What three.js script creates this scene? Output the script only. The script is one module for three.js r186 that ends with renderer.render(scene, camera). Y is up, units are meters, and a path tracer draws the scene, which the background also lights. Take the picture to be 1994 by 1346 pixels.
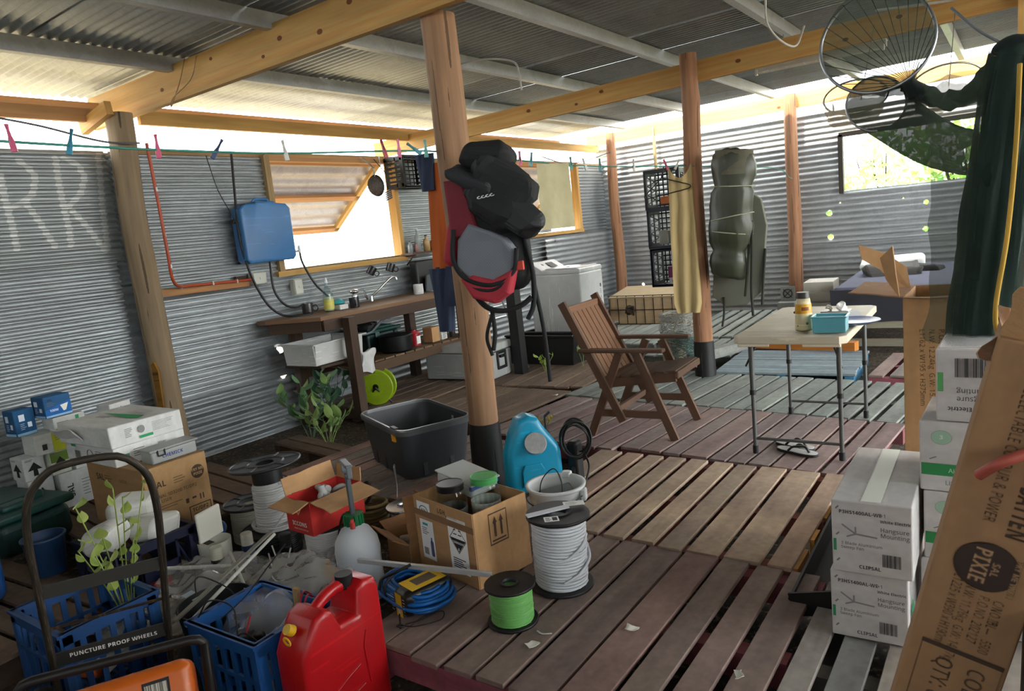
import * as THREE from 'three';
import { mergeGeometries, toCreasedNormals } from 'three/addons/utils/BufferGeometryUtils.js';
import { RoundedBoxGeometry } from 'three/addons/geometries/RoundedBoxGeometry.js';
import { ImprovedNoise } from 'three/addons/math/ImprovedNoise.js';

// ---------- camera, sky, sun, exposure ----------
const scene = new THREE.Scene();
const camera = new THREE.PerspectiveCamera(51.35, 1994 / 1346, 0.05, 300);
camera.position.set(0, 1.5, 0);
camera.rotation.order = 'YXZ';
camera.rotation.set(THREE.MathUtils.degToRad(-9), THREE.MathUtils.degToRad(35.72), THREE.MathUtils.degToRad(-5.9));
scene.background = new THREE.Color().setRGB(4.2, 4.35, 4.4);          // bright white overcast sky
const sun = new THREE.DirectionalLight(0xfff1dc, 7);
sun.position.set(-7, 20, 6.5);
sun.target.position.set(-3, 0, -5);
sun.castShadow = true; sun.shadow.radius = 6; sun.shadow.mapSize.set(2048, 2048);
Object.assign(sun.shadow.camera, { left: -18, right: 18, top: 18, bottom: -18, near: 1, far: 60 });
scene.add(sun, sun.target);
const renderer = new THREE.WebGLRenderer({ antialias: true });
renderer.toneMapping = THREE.LinearToneMapping;
renderer.toneMappingExposure = 3.2;
renderer.shadowMap.enabled = true;

// ---------- helpers ----------
let seed = 20241; const rnd = (a = 1, b) => { seed = (seed * 1664525 + 1013904223) % 4294967296; const r = seed / 4294967296; return b === undefined ? r * a : a + r * (b - a); };
const PN = new ImprovedNoise(), V3 = THREE.Vector3, D2R = Math.PI / 180;
const v = (x, y, z) => new V3(x, y, z);
const taken = {};
const numbered = (n) => { const k = taken[n] = (taken[n] ?? -1) + 1; return k ? n + '_' + String(k).padStart(3, '0') : n; };
function hash(x, y, s) { let h = (x * 374761393 + y * 668265263 + s * 2147483647) | 0; h = Math.imul(h ^ (h >>> 13), 1274126177); return ((h ^ (h >>> 16)) >>> 0) / 4294967296; }
function vnoise(x, y, px, py, s) { const i = Math.floor(x), j = Math.floor(y), f = x - i, g = y - j, u = f * f * (3 - 2 * f), w = g * g * (3 - 2 * g); const m = (a, n) => ((a % n) + n) % n;
  const a = hash(m(i, px), m(j, py), s), b = hash(m(i + 1, px), m(j, py), s), c = hash(m(i, px), m(j + 1, py), s), d = hash(m(i + 1, px), m(j + 1, py), s);
  return a + (b - a) * u + (c - a) * w + (a - b - c + d) * u * w; }
function fbm(u, w, px, py, o, s) { let r = 0, a = .5, t = 0; for (let k = 0; k < o; k++) { r += a * vnoise(u * px, w * py, px, py, s + k); t += a; a *= .55; px *= 2; py *= 2; } return r / t; }
function grey(size, fn, rep = 1) { const d = new Uint8Array(size * size * 4);
  for (let y = 0; y < size; y++) for (let x = 0; x < size; x++) { let c = fn(x / size, y / size); if (!Array.isArray(c)) c = [c, c, c]; for (let k = 0; k < 3; k++) d[(y * size + x) * 4 + k] = Math.max(0, Math.min(255, c[k] * 255)); d[(y * size + x) * 4 + 3] = 255; }
  const t = new THREE.DataTexture(d, size, size); t.wrapS = t.wrapT = THREE.RepeatWrapping; t.magFilter = THREE.LinearFilter; t.minFilter = THREE.LinearMipmapLinearFilter; t.generateMipmaps = true; t.colorSpace = THREE.SRGBColorSpace; t.repeat.set(rep, rep); t.needsUpdate = true; return t; }
const T = {
  pine: grey(512, (u, w) => { const g = fbm(u, w, 2, 24, 4, 3), q = fbm(u, w, 1, 60, 2, 9); return [.78 + .2 * g, .74 + .22 * g - .05 * (q > .62), .66 + .22 * g - .08 * (q > .62)]; }),
  log: grey(512, (u, w) => { const g = fbm(u, w, 2, 26, 4, 13), b = fbm(u, w, 2, 4, 3, 17), cr = fbm(u, w, 2, 48, 2, 21); const c = .62 + .26 * g + .24 * (b - .5) - (cr > .74 ? .3 : 0); return [c, c * .97, c * .93]; }),
  pallet: grey(512, (u, w) => { const g = fbm(u, w, 3, 30, 4, 33), b = fbm(u, w, 3, 6, 4, 37), d = fbm(u, w, 40, 40, 2, 41); const c = .76 + .16 * g + .24 * (b - .5) + .12 * (d - .5); return [c, c * (1 + .06 * (b - .5)), c]; }),
  galv: grey(512, (u, w) => { const b = fbm(u, w, 4, 4, 4, 53), s = fbm(u, w, 70, 70, 1, 57), st = fbm(u, w, 2, 20, 3, 61); const c = .86 + .1 * (b - .5) + .05 * (s - .5) + .1 * (st - .5) + (b > .7 ? -.05 : 0); return [c, c * 1.005, c * 1.01]; }),
  rough: grey(256, (u, w) => .5 + .5 * fbm(u, w, 6, 6, 4, 71)),
  card: grey(256, (u, w) => { const c = .9 + .1 * fbm(u, w, 8, 40, 3, 81) + .04 * (fbm(u, w, 60, 60, 1, 83) - .5); return c; }),
  dirt: grey(512, (u, w) => { const b = fbm(u, w, 4, 4, 5, 91), d = fbm(u, w, 60, 60, 2, 93); const c = .55 + .5 * (b - .5) + .35 * (d - .5) + (d > .72 ? .25 : 0); return [c, c * .95, c * .88]; }),
  cloth: grey(256, (u, w) => .86 + .1 * fbm(u, w, 6, 6, 3, 101) + .06 * Math.sin(u * 402) * Math.sin(w * 402)),
  scuff: grey(256, (u, w) => { const b = fbm(u, w, 5, 5, 4, 111), s = fbm(u, w, 4, 70, 2, 113); return .88 + .14 * (b - .5) + (s > .75 ? .1 : 0); }),
};
function mat(col, rough = .7, o = {}) { const { phys, ...r } = o; return new (phys ? THREE.MeshPhysicalMaterial : THREE.MeshStandardMaterial)({ color: col, roughness: rough, side: THREE.DoubleSide, ...r }); }
const wood = (c, o = {}) => mat(c, .75, { map: T.pine, bumpMap: T.pine, bumpScale: .0015, ...o });
const logm = (c) => mat(c, .85, { map: T.log, bumpMap: T.log, bumpScale: .006 });
const pal = (c) => mat(c, .9, { map: T.pallet, bumpMap: T.pallet, bumpScale: .003 });
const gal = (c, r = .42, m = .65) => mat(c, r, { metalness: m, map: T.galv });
const crd = (c) => mat(c, .85, { map: T.card });
const fab = (c, r = .95) => mat(c, r, { map: T.cloth, bumpMap: T.cloth, bumpScale: .001 });
const pls = (c, r = .4, o = {}) => mat(c, r, { map: T.scuff, ...o });
const met = (c, r = .35, m = .9) => mat(c, r, { metalness: m });
const clear = (c = 0xffffff, o = {}) => new THREE.MeshPhysicalMaterial({ color: c, transmission: 1, roughness: .08, thickness: 0, ior: 1.45, side: THREE.DoubleSide, ...o });
// uv in metres, u along the grain axis
function uvm(g, ax = 'x', off = 0) { const p = g.attributes.position, n = g.attributes.normal, uv = new Float32Array(p.count * 2), A = 'xyz'.indexOf(ax);
  for (let i = 0; i < p.count; i++) { const P = [p.getX(i), p.getY(i), p.getZ(i)], N = [Math.abs(n.getX(i)), Math.abs(n.getY(i)), Math.abs(n.getZ(i))]; const o = [0, 1, 2].filter((k) => k !== A); let a = A, b;
    if (N[A] > .8) { a = o[0]; b = o[1]; } else b = N[o[0]] > N[o[1]] ? o[1] : o[0];
    uv[2 * i] = P[a] + off; uv[2 * i + 1] = P[b] + off * .37; } g.setAttribute('uv', new THREE.BufferAttribute(uv, 2)); return g; }
const put = (g, x = 0, y = 0, z = 0, rx = 0, ry = 0, rz = 0) => { if (rx || ry || rz) g.applyMatrix4(new THREE.Matrix4().makeRotationFromEuler(new THREE.Euler(rx, ry, rz, 'YXZ'))); return g.translate(x, y, z); };
const clean = (g) => { g = g.index ? g.toNonIndexed() : g; for (const k of Object.keys(g.attributes)) if (!['position', 'normal', 'uv'].includes(k)) g.deleteAttribute(k); if (!g.attributes.normal) g.computeVertexNormals(); if (!g.attributes.uv) g.setAttribute('uv', new THREE.BufferAttribute(new Float32Array(g.attributes.position.count * 2), 2)); return g; };
const join = (a) => Array.isArray(a) ? (a.length === 1 ? a[0] : mergeGeometries(a.map(clean))) : a;
const bx = (w, h, d, x = 0, y = 0, z = 0, rx = 0, ry = 0, rz = 0) => put(uvm(new THREE.BoxGeometry(w, h, d), w >= h && w >= d ? 'x' : h >= d ? 'y' : 'z', x + z * 1.7), x, y, z, rx, ry, rz);
const rb = (w, h, d, r = .01, x = 0, y = 0, z = 0, rx = 0, ry = 0, rz = 0) => put(uvm(new RoundedBoxGeometry(w, h, d, 3, Math.min(r, w / 2.01, h / 2.01, d / 2.01)), w >= h && w >= d ? 'x' : h >= d ? 'y' : 'z', x + z), x, y, z, rx, ry, rz);
const cy = (r1, r2, h, x = 0, y = 0, z = 0, n = 28, open = false, rx = 0, ry = 0, rz = 0) => put(new THREE.CylinderGeometry(r1, r2, h, n, 1, open), x, y, z, rx, ry, rz);
const lathe = (pts, n = 36, x = 0, y = 0, z = 0, rx = 0, ry = 0, rz = 0) => put(new THREE.LatheGeometry(pts.map((p) => new THREE.Vector2(p[0], p[1])), n), x, y, z, rx, ry, rz);
const tor = (R, r, x = 0, y = 0, z = 0, rx = 0, ry = 0, rz = 0, n = 32, m = 8) => put(new THREE.TorusGeometry(R, r, m, n), x, y, z, rx, ry, rz);
const tube = (pts, r = .004, n, closed = false, m = 6, tension = .5) => { const c = new THREE.CatmullRomCurve3(pts.map((p) => Array.isArray(p) ? v(...p) : p), closed, 'catmullrom', tension); return new THREE.TubeGeometry(c, n ?? Math.max(6, pts.length * 6), r, m, closed); };
const rod = (a, b, r = .01, n = 10, r2 = r) => { const A = v(...a), B = v(...b), d = B.clone().sub(A), g = new THREE.CylinderGeometry(r2, r, d.length(), n); g.applyQuaternion(new THREE.Quaternion().setFromUnitVectors(v(0, 1, 0), d.normalize())); return g.translate(...A.add(B).multiplyScalar(.5).toArray()); };
const beam = (a, b, w, h, up = [0, 1, 0]) => { const A = v(...a), B = v(...b), L = A.distanceTo(B), g = uvm(new THREE.BoxGeometry(L, h, w), 'x', A.x + A.z), X = B.clone().sub(A).normalize(), Z = X.clone().cross(v(...up)).normalize(), Y = Z.clone().cross(X); return g.applyMatrix4(new THREE.Matrix4().makeBasis(X, Y, Z).setPosition(A.add(B).multiplyScalar(.5))); };
const ext = (pts, depth, bevel = 0, x = 0, y = 0, z = 0, rx = 0, ry = 0, rz = 0, holes = []) => { const s = new THREE.Shape(pts.map((p) => new THREE.Vector2(...p))); for (const h of holes) s.holes.push(new THREE.Path(h.map((p) => new THREE.Vector2(...p)))); const g = new THREE.ExtrudeGeometry(s, { depth, bevelEnabled: bevel > 0, bevelSize: bevel, bevelThickness: bevel, bevelSegments: 3, curveSegments: 10 }); g.translate(0, 0, -depth / 2); return put(g, x, y, z, rx, ry, rz); };
const wob = (g, amp, f = 3, s = 0, fn) => { const p = g.attributes.position; for (let i = 0; i < p.count; i++) { const a = p.getX(i), b = p.getY(i), c = p.getZ(i), k = fn ? fn(a, b, c) : 1; p.setXYZ(i, a + amp * k * PN.noise(a * f + s, b * f, c * f + 7.3), b + amp * k * PN.noise(a * f, b * f + s + 3.1, c * f), c + amp * k * PN.noise(a * f + 5.7, b * f, c * f + s)); } g.computeVertexNormals(); return g; };
function mesh(name, g, m, parent) { const o = new THREE.Mesh(join(g), m); o.name = parent ? name : numbered(name); o.castShadow = o.receiveShadow = true; (parent ?? scene).add(o); return o; }
function tag(o, label, category, group, kind) { Object.assign(o.userData, { label, category }); if (group) o.userData.group = group; if (kind) o.userData.kind = kind; return o; }
function thing(name, label, category, [x, y, z] = [0, 0, 0], turn = 0, group) { const o = new THREE.Group(); o.name = numbered(name); o.position.set(x, y, z); o.rotation.y = turn; scene.add(o); return tag(o, label, category, group); }
function struct(name, label, category, [x, y, z] = [0, 0, 0], turn = 0) { const o = thing(name, label, category, [x, y, z], turn); o.userData.kind = 'structure'; return o; }
function one(name, label, category, g, m, group, pos, rot) { const o = mesh(name, g, m); if (pos) o.position.set(...pos); if (rot) o.rotation.set(...rot); return tag(o, label, category, group); }
function copy(src, label, [x, y, z], turn = 0) { const o = src.clone(); o.name = numbered(src.name.replace(/_\d{3}$/, '')); o.userData = { ...src.userData }; if (label) o.userData.label = label; o.position.set(x, y, z); o.rotation.y = turn; scene.add(o); return o; }
// printed sheet: flat print drawn on a canvas, lies on a face of its parent
function print(parent, w, h, draw, [x, y, z], [rx, ry, rz] = [0, 0, 0], o = {}) { const { ppm = 1400, bg = null, name = 'print', rough = .8 } = o; const k = Math.min(1, 512 / (Math.max(w, h) * ppm)) * ppm, c = document.createElement('canvas'); c.width = Math.max(16, Math.round(w * k)); c.height = Math.max(16, Math.round(h * k)); const x2 = c.getContext('2d'); if (bg) { x2.fillStyle = bg; x2.fillRect(0, 0, c.width, c.height); } x2.save(); x2.scale(c.width / 100, c.height / 100); draw(x2, c); x2.restore(); const t = new THREE.CanvasTexture(c); t.colorSpace = THREE.SRGBColorSpace;
  const m = new THREE.MeshStandardMaterial({ map: t, roughness: rough, transparent: !bg }); const p = mesh(name, new THREE.PlaneGeometry(w, h), m, parent); p.position.set(x, y, z); p.rotation.set(rx, ry, rz, 'YXZ'); return p; }
// text in a 100 x 100 space that keeps its real aspect: size is in percent of the height
function txt(x2, c, s, x, y, size, col = '#222', o = {}) { x2.save(); x2.translate(x, y); const a = c.width / c.height; x2.scale(1 / a * (o.wide ?? 1), 1); if (o.rot) x2.rotate(o.rot); x2.fillStyle = col; x2.font = (o.bold ? 'bold ' : '') + size + 'px ' + (o.font ?? 'sans-serif'); x2.textAlign = o.align ?? 'left'; x2.textBaseline = 'middle'; x2.fillText(s, 0, 0); x2.restore(); }
const bars = (x2, x, y, w, h, col = '#222', n = 26, s = 3) => { x2.fillStyle = col; let q = x; for (let i = 0; i < n; i++) { const b = w / n * (.3 + .5 * hash(i, s, 5)); x2.fillRect(q, y, b, h); q += w / n; } };
const lines = (x2, x, y, w, n, gap, h = 1.2, col = '#777') => { x2.fillStyle = col; for (let i = 0; i < n; i++) x2.fillRect(x, y + i * gap, w * (.6 + .4 * hash(i, 7, n)), h); };
// ---------- materials ----------
const M = {
  pine: wood(0xd0aa6c), pineRed: wood(0xc79a70), pineGrey: wood(0xb09a78), post: logm(0xbd8d6c), post1: logm(0xb4a084), post2: logm(0xbf9877), tar: mat(0x15171a, .6, { map: T.log, bumpMap: T.log, bumpScale: .004 }),
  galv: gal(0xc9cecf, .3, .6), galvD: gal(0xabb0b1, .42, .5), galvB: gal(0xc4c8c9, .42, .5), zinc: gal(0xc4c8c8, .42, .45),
  black: pls(0x121315, .5), dark: pls(0x2a2c2f, .5), white: pls(0xe4e4e0, .35), grey: pls(0x6f7376, .5), rust: mat(0x5a4431, .85, { map: T.dirt, metalness: .3 }), chrome: met(0xc8ccd0, .18, 1), steel: met(0x9a9da0, .35, .9),
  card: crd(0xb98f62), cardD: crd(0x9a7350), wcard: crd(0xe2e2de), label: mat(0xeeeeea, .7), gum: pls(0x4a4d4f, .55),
};
const PB = { A: [pal(0xa5857c), pal(0x988379), pal(0xa1897f), pal(0x958880)], G: [pal(0x96958f), pal(0xa0968f), pal(0x8d8d88), pal(0xa59a91)], B: [pal(0xbda58e), pal(0xb09a86), pal(0xc2a890), pal(0xb89a84)], C: [pal(0x9f8681), pal(0x957d79), pal(0xa58c85), pal(0x998782)], D: [pal(0x959b95), pal(0x8b918c), pal(0x9da29b), pal(0x92968f)], E: [pal(0x8a9aa3), pal(0x82919a), pal(0x92a3ad), pal(0x8a999e)], N: [pal(0x836d5c), pal(0x7a6455), pal(0x8c7462), pal(0x806b5b)] };
const bearerM = { A: mat(0xa45a66, .9, { map: T.pallet }), G: pal(0x6c6a66), B: mat(0x9c5a52, .9, { map: T.pallet }), C: mat(0x8a4f52, .9, { map: T.pallet }), D: pal(0x666a64), E: pal(0x4a8fb5), N: pal(0x5d4a3c) };

// ---------- corrugated sheet: s along, t across ----------
function sheet(len, h, { pitch = .076, amp = .009, cut = [], dent = .006, step = .5, phase = 0, unit = false } = {}) {
  const S = new Set([0, len]), Tt = new Set([0, h]); for (let s = 0; s < len; s += step) S.add(s); for (let t = 0; t < h; t += pitch / 8) Tt.add(+t.toFixed(5));
  for (const c of cut) { if (c.r) { for (let k = -4; k <= 4; k++) S.add(c.s + c.r * k / 4); } else { S.add(c.s0); S.add(c.s1); Tt.add(c.t0); Tt.add(c.t1); } }
  const ss = [...S].filter((q) => q >= 0 && q <= len).sort((a, b) => a - b), tt = [...Tt].filter((q) => q >= 0 && q <= h).sort((a, b) => a - b), P = [], UV = [], I = [];
  for (const t of tt) for (const s of ss) { P.push(s, t, amp * Math.cos((t + phase) / pitch * 2 * Math.PI) + dent * PN.noise(s * 1.1 + len, t * 1.3, h * 3 + phase)); UV.push(unit ? s / len : s, unit ? t / h : t); }
  const n = ss.length, inside = (s, t) => cut.some((c) => c.r ? (s - c.s) ** 2 + (t - c.t) ** 2 < c.r * c.r : s > c.s0 && s < c.s1 && t > c.t0 && t < c.t1);
  for (let j = 0; j < tt.length - 1; j++) for (let i = 0; i < n - 1; i++) { if (inside((ss[i] + ss[i + 1]) / 2, (tt[j] + tt[j + 1]) / 2)) continue; const a = j * n + i; I.push(a, a + 1, a + n + 1, a, a + n + 1, a + n); }
  const g = new THREE.BufferGeometry(); g.setAttribute('position', new THREE.Float32BufferAttribute(P, 3)); g.setAttribute('uv', new THREE.Float32BufferAttribute(UV, 2)); g.setIndex(I); g.computeVertexNormals(); return g;
}
const onBasis = (g, o, X, Y) => g.applyMatrix4(new THREE.Matrix4().makeBasis(v(...X), v(...Y), v(...X).cross(v(...Y))).setPosition(...o));
// left wall: s runs from z = z0 towards -z
const WL = -5.8, WB = -11.2;
const wallLeft = struct('wall_left', 'long corrugated iron wall with two propped-open window hatches', 'wall');
const onLeft = (z0, y0, x, len, h, o, m = M.galv) => mesh('wall_sheet', onBasis(sheet(len, h, o), [x, y0, z0], [0, 0, -1], [0, 1, 0]), m, wallLeft);
{ // painted strokes on the upper sheet
  const z0 = 1.6, len = 4.55, y0 = 1.55, h = .88, c = document.createElement('canvas'); c.width = 2048; c.height = 512; const x = c.getContext('2d'); x.fillStyle = '#c9cccc'; x.fillRect(0, 0, 2048, 512);
  for (let i = 0; i < 900; i++) { x.fillStyle = rnd() > .5 ? 'rgba(235,238,238,.10)' : 'rgba(120,125,125,.10)'; x.fillRect(rnd(2048), rnd(512), rnd(20, 220), rnd(2, 9)); }
  x.strokeStyle = 'rgba(250,250,246,.85)'; x.lineWidth = 20; x.lineCap = 'round'; x.lineJoin = 'round';
  for (const L of [[[-2.34, 2.35], [-2.4, 2.29], [-2.43, 2.23], [-2.39, 2.11], [-2.31, 2.05], [-2.21, 2.01]], [[-2.21, 2.24], [-2.21, 2.06], [-2.22, 1.87], [-2.22, 1.73]], [[-2.33, 2.06], [-2.39, 1.93], [-2.47, 1.73]], [[-2.59, 2.37], [-2.58, 2.19], [-2.58, 2.01], [-2.59, 1.85], [-2.58, 1.73]], [[-2.65, 2.37], [-2.74, 2.32], [-2.77, 2.23], [-2.72, 2.11], [-2.61, 2.01]], [[-2.64, 1.98], [-2.72, 1.86], [-2.82, 1.67]], [[-2.9, 2.4], [-2.88, 2.19], [-2.86, 2.0], [-2.84, 1.68]]]) { x.beginPath(); L.forEach(([z, y], i) => x[i ? 'lineTo' : 'moveTo']((z0 - z) / len * 2048, (1 - (y - y0) / h) * 512)); x.stroke(); }
  const t = new THREE.CanvasTexture(c); t.colorSpace = THREE.SRGBColorSpace;
  onLeft(z0, y0, WL, len, h, { pitch: .05, amp: .0145, dent: .004, unit: true }, mat(0xd6d9da, .36, { metalness: .68, map: t }));
}
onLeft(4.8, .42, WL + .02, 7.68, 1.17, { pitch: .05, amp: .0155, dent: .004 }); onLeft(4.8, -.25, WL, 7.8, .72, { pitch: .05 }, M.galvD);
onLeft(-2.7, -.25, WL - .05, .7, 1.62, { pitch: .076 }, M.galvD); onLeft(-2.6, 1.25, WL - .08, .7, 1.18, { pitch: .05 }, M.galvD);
onLeft(-2.98, 1.3, WL, 8.5, 1.13, { pitch: .05, amp: .0135, dent: .004, cut: [{ s0: 1.42, s1: 3.1, t0: .04, t1: 1.2 }, { s0: 5.37, s1: 7.27, t0: .1, t1: 1.2 }] });
onLeft(-2.98, .36, WL + .01, 8.5, 1.0, { pitch: .078, amp: .018, dent: .004, cut: [{ s: 1.28, t: .25, r: .035 }] });
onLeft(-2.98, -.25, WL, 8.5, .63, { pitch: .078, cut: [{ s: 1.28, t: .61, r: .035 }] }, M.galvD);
onLeft(-9.0, .0, WL + .12, 2.16, 1.36, { pitch: .076, cut: [{ s: .26, t: 1.3, r: .02 }, { s: .5, t: .9, r: .015 }] }, M.galv);
// back wall: s runs from x = x0 towards +x
const wallBack = struct('wall_back', 'corrugated iron end wall with a row of bright punched holes', 'wall');
const bh = [[-2.24, 1.29, .04], [-2.23, .95, .04], [-1.03, 1.32, .03], [-1.04, .97, .035], [-5.2, .39, .025], [-2.09, 1.42, .012], [-1.3, 1.4, .01]];
for (const [y0, y1, ofs, m] of [[-.25, .92, 0, M.galvB], [.88, 1.9, .012, M.galvB], [1.86, 2.69, 0, M.galvB]]) mesh('wall_sheet', onBasis(sheet(8.9, y1 - y0, { pitch: .082, amp: .009, cut: [...bh.map(([x, y, r]) => ({ s: x + 5.9, t: y - y0, r })), { s0: 3.86, s1: 5.75, t0: 1.58 - y0, t1: 2.32 - y0 }] }), [-5.9, y0, WB + ofs], [1, 0, 0], [0, 1, 0]), m, wallBack);
onLeft(4.8, 1.55, WL, 3.25, .88, { pitch: .05 });
// right side wall beyond the picture's edge, far half only
const wallRight = struct('wall_right', 'corrugated iron side wall closing the far end', 'wall');
mesh('wall_sheet', onBasis(sheet(2.8, 2.6, { pitch: .082 }), [3, -.2, -8.4], [0, 0, -1], [0, 1, 0]), M.galvB, wallRight); mesh('wall_sheet', onBasis(sheet(6.6, 2.9, { pitch: .082 }), [4.6, -.2, 4.8], [0, 0, -1], [0, 1, 0]), M.galvB, wallRight);
const wallFront = struct('wall_front', 'corrugated iron wall closing the near end', 'wall'); mesh('wall_sheet', onBasis(sheet(10.4, 2.9, { pitch: .082 }), [-5.8, -.2, 4.8], [1, 0, 0], [0, 1, 0]), M.galvB, wallFront);

// roof
const RY = (x) => 2.945 + .018 * (x + 3);
const ceiling = struct('ceiling', 'corrugated iron roof sheets seen from below', 'ceiling');
{ const L = 11.6, a = Math.atan(.018); for (let k = 0; k < 21; k++) { const z1 = -10.75 + k * .77; mesh('roof_sheet', onBasis(sheet(L, .78, { pitch: .07, amp: .011, dent: .004, step: 1.4, phase: k * .013 }), [-6.6, RY(-6.6) + .115 + (k % 2) * .006, z1 + .78], [Math.cos(a), Math.sin(a), 0], [0, 0, -1]), k % 4 === 1 ? M.galvD : M.zinc, ceiling); } }
function purlin(x, z0, z1) { const y = RY(x); return mesh('purlin', [bx(.003, .1, z0 - z1, x + .03, y + .05, (z0 + z1) / 2), bx(.062, .003, z0 - z1, x, y, (z0 + z1) / 2), bx(.062, .003, z0 - z1, x, y + .1, (z0 + z1) / 2), bx(.003, .018, z0 - z1, x - .03, y + .008, (z0 + z1) / 2)], gal(0xc4c8c8, .45, .35)); }
[[-5.12, 'second from the eave'], [-3.95, 'third from the eave'], [-2.83, 'above the big centre post'], [-1.72, 'over the folding table'], [-.6, 'past the hoop net'], [.5, 'beyond the tall cartons'], [1.6, 'on the open side'], [2.7, 'near the open edge'], [3.8, 'at the open edge']].forEach(([x, w]) => { const o = purlin(x, 4.8, -10.75); tag(o, 'steel roof purlin, ' + w, 'purlin', 'steel purlins', 'structure'); });
const tim = (name, label, a, b, w, h, m = M.pine) => { const o = mesh(name, beam(a, b, w, h), m); return tag(o, label, 'beam', null, 'structure'); };
tim('eave_beam', 'timber batten under the roof edge above the left wall', [-6.25, 2.85, 4.8], [-6.25, 2.85, -10.6], .045, .07, M.pineRed);
tim('wall_rail', 'short timber rail on the left wall before the crooked post', [-5.85, 2.7, 4.8], [-5.85, 2.7, -2.97], .045, .1, M.pineRed);
tim('wall_rail', 'long timber rail above the window hatches', [-5.85, 2.71, -3.3], [-5.85, 2.71, -11.2], .045, .11);
tim('wall_plate', 'thin timber plate along the top of the left wall sheets', [-5.83, 2.44, -3.05], [-5.83, 2.44, -11.2], .05, .045, M.pineGrey);
function rafter(label, a, b, w, h, knots) { const o = struct('rafter', label, 'beam'); mesh('timber', beam(a, b, w, h), M.pine, o); const A = v(...a), B = v(...b), km = mat(0x6e3d17, .8); for (const [t, q] of knots) { const p = A.clone().lerp(B, t); const g = cy(.011 + .008 * hash(t * 99 | 0, 3, 4), .011, .004, 0, 0, 0, 12, false, Math.PI / 2); g.scale(1.5, 1, 1); mesh('knot', g.translate(p.x, p.y + q, p.z + w / 2), km, o); } return o; }
rafter('thick pine rafter meeting the big centre post', [-6.4, 2.82, -3.22], [3, 2.88, -3.22], .05, .25, [[.12, -.02], [.19, .06], [.25, -.05], [.27, .02], [.31, -.03], [.34, .07]]);
rafter('pine rafter across the middle of the shed above the table', [-6.4, 2.62, -6.5], [3, 2.86, -6.5], .05, .18, [[.24, .02], [.3, -.03], [.33, .03], [.42, .02], [.47, 0], [.56, -.04], [.6, .03]]);
rafter('pine top beam over the end wall', [-6, 2.86, -11.12], [3, 2.99, -11.12], .05, .2, [[.2, .02], [.35, -.05]]);

// posts: rough logs, slightly crooked
function log(x, z, y0, y1, r0, r1, s, bend = .02, knob) { const n = 26, g = new THREE.CylinderGeometry(1, 1, 1, 20, n); const p = g.attributes.position; for (let i = 0; i < p.count; i++) { const t = p.getY(i) + .5, y = y0 + t * (y1 - y0), r = r0 + (r1 - r0) * t, a = Math.atan2(p.getZ(i), p.getX(i)), q = Math.hypot(p.getX(i), p.getZ(i)); const rr = q < .01 ? 0 : r * (1 + .09 * PN.noise(Math.cos(a) * 1.3 + s, y * 1.4, Math.sin(a) * 1.3) + (knob ? .25 * Math.exp(-((y - knob) ** 2) / .006) * Math.max(0, Math.cos(a - .6)) : 0)); p.setXYZ(i, x + rr * Math.cos(a) + bend * PN.noise(s, y * .8, 2), y, z + rr * Math.sin(a) + bend * PN.noise(3, y * .8, s)); } g.computeVertexNormals(); const uv = g.attributes.uv; for (let i = 0; i < uv.count; i++) uv.setXY(i, p.getY(i) * .8 + s, uv.getX(i) * .7); return g; }
function post(label, ...secs) { const o = struct('timber_post', label, 'post'); secs.forEach(([n, g, m]) => mesh(n, g, m, o)); return o; }
{ const p = post('crooked grey log post with orange conduit up its side', ['log', log(-5.62, -3.02, -.2, 2.68, .105, .095, 1.3, .05), M.post1]); mesh('packer_block', beam([-5.95, 2.62, -2.9], [-5.52, 2.7, -2.9], .05, .1), M.pine, p); mesh('sapwood', ext([[0, 0], [.05, .05], [.06, .35], [.03, .42], [0, .4]], .02, 0, -5.6, .35, -2.91, 0, .3), mat(0xa97a1e, .8, { map: T.log }), p); }
post('thick peeled log post carrying the backpack', ['log', log(-2.7, -3.38, .3, 2.74, .092, .1, 4.4, .02), M.post2], ['tarred_base', log(-2.7, -3.38, -.15, .36, .1, .097, 4.5, .01), M.tar]);
post('reddish log post with the rolled swag tied to it', ['log', log(-2.39, -6.36, .3, 2.86, .085, .075, 7.7, .03, 2.45), M.post], ['tarred_base', log(-2.39, -6.36, -.15, .32, .1, .09, 7.9, .01), M.tar]);
post('log post in the far corner of the shed', ['log', log(-5.48, -10.95, -.2, 2.9, .1, .075, 11.2, .03), M.post]);
post('log post against the end wall between swag and window', ['log', log(-2.68, -11.03, .1, 3.0, .1, .085, 13.1, .03), M.post], ['charred_base', log(-2.68, -11.03, -.2, .14, .105, .102, 13.2, .02), M.tar]);
post('pine post at the far side behind the hanging net', ['log', beam([.02, -.2, -6.45], [.02, 2.75, -6.45], .09, .09, [1, 0, 0]), M.pine]);
post('black painted square stub post behind the backpack straps', ['stub', beam([-4.33, -.15, -6.15], [-4.36, 1.95, -6.15], .11, .11, [1, 0, 0]), M.black]);
tag(mesh('batten_stick', beam([-4.79, 2.2, -11.1], [-4.79, 2.9, -11.1], .06, .03, [1, 0, 0]), M.pineGrey), 'grey timber stick nailed below the top beam', 'batten', null, 'structure');

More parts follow.
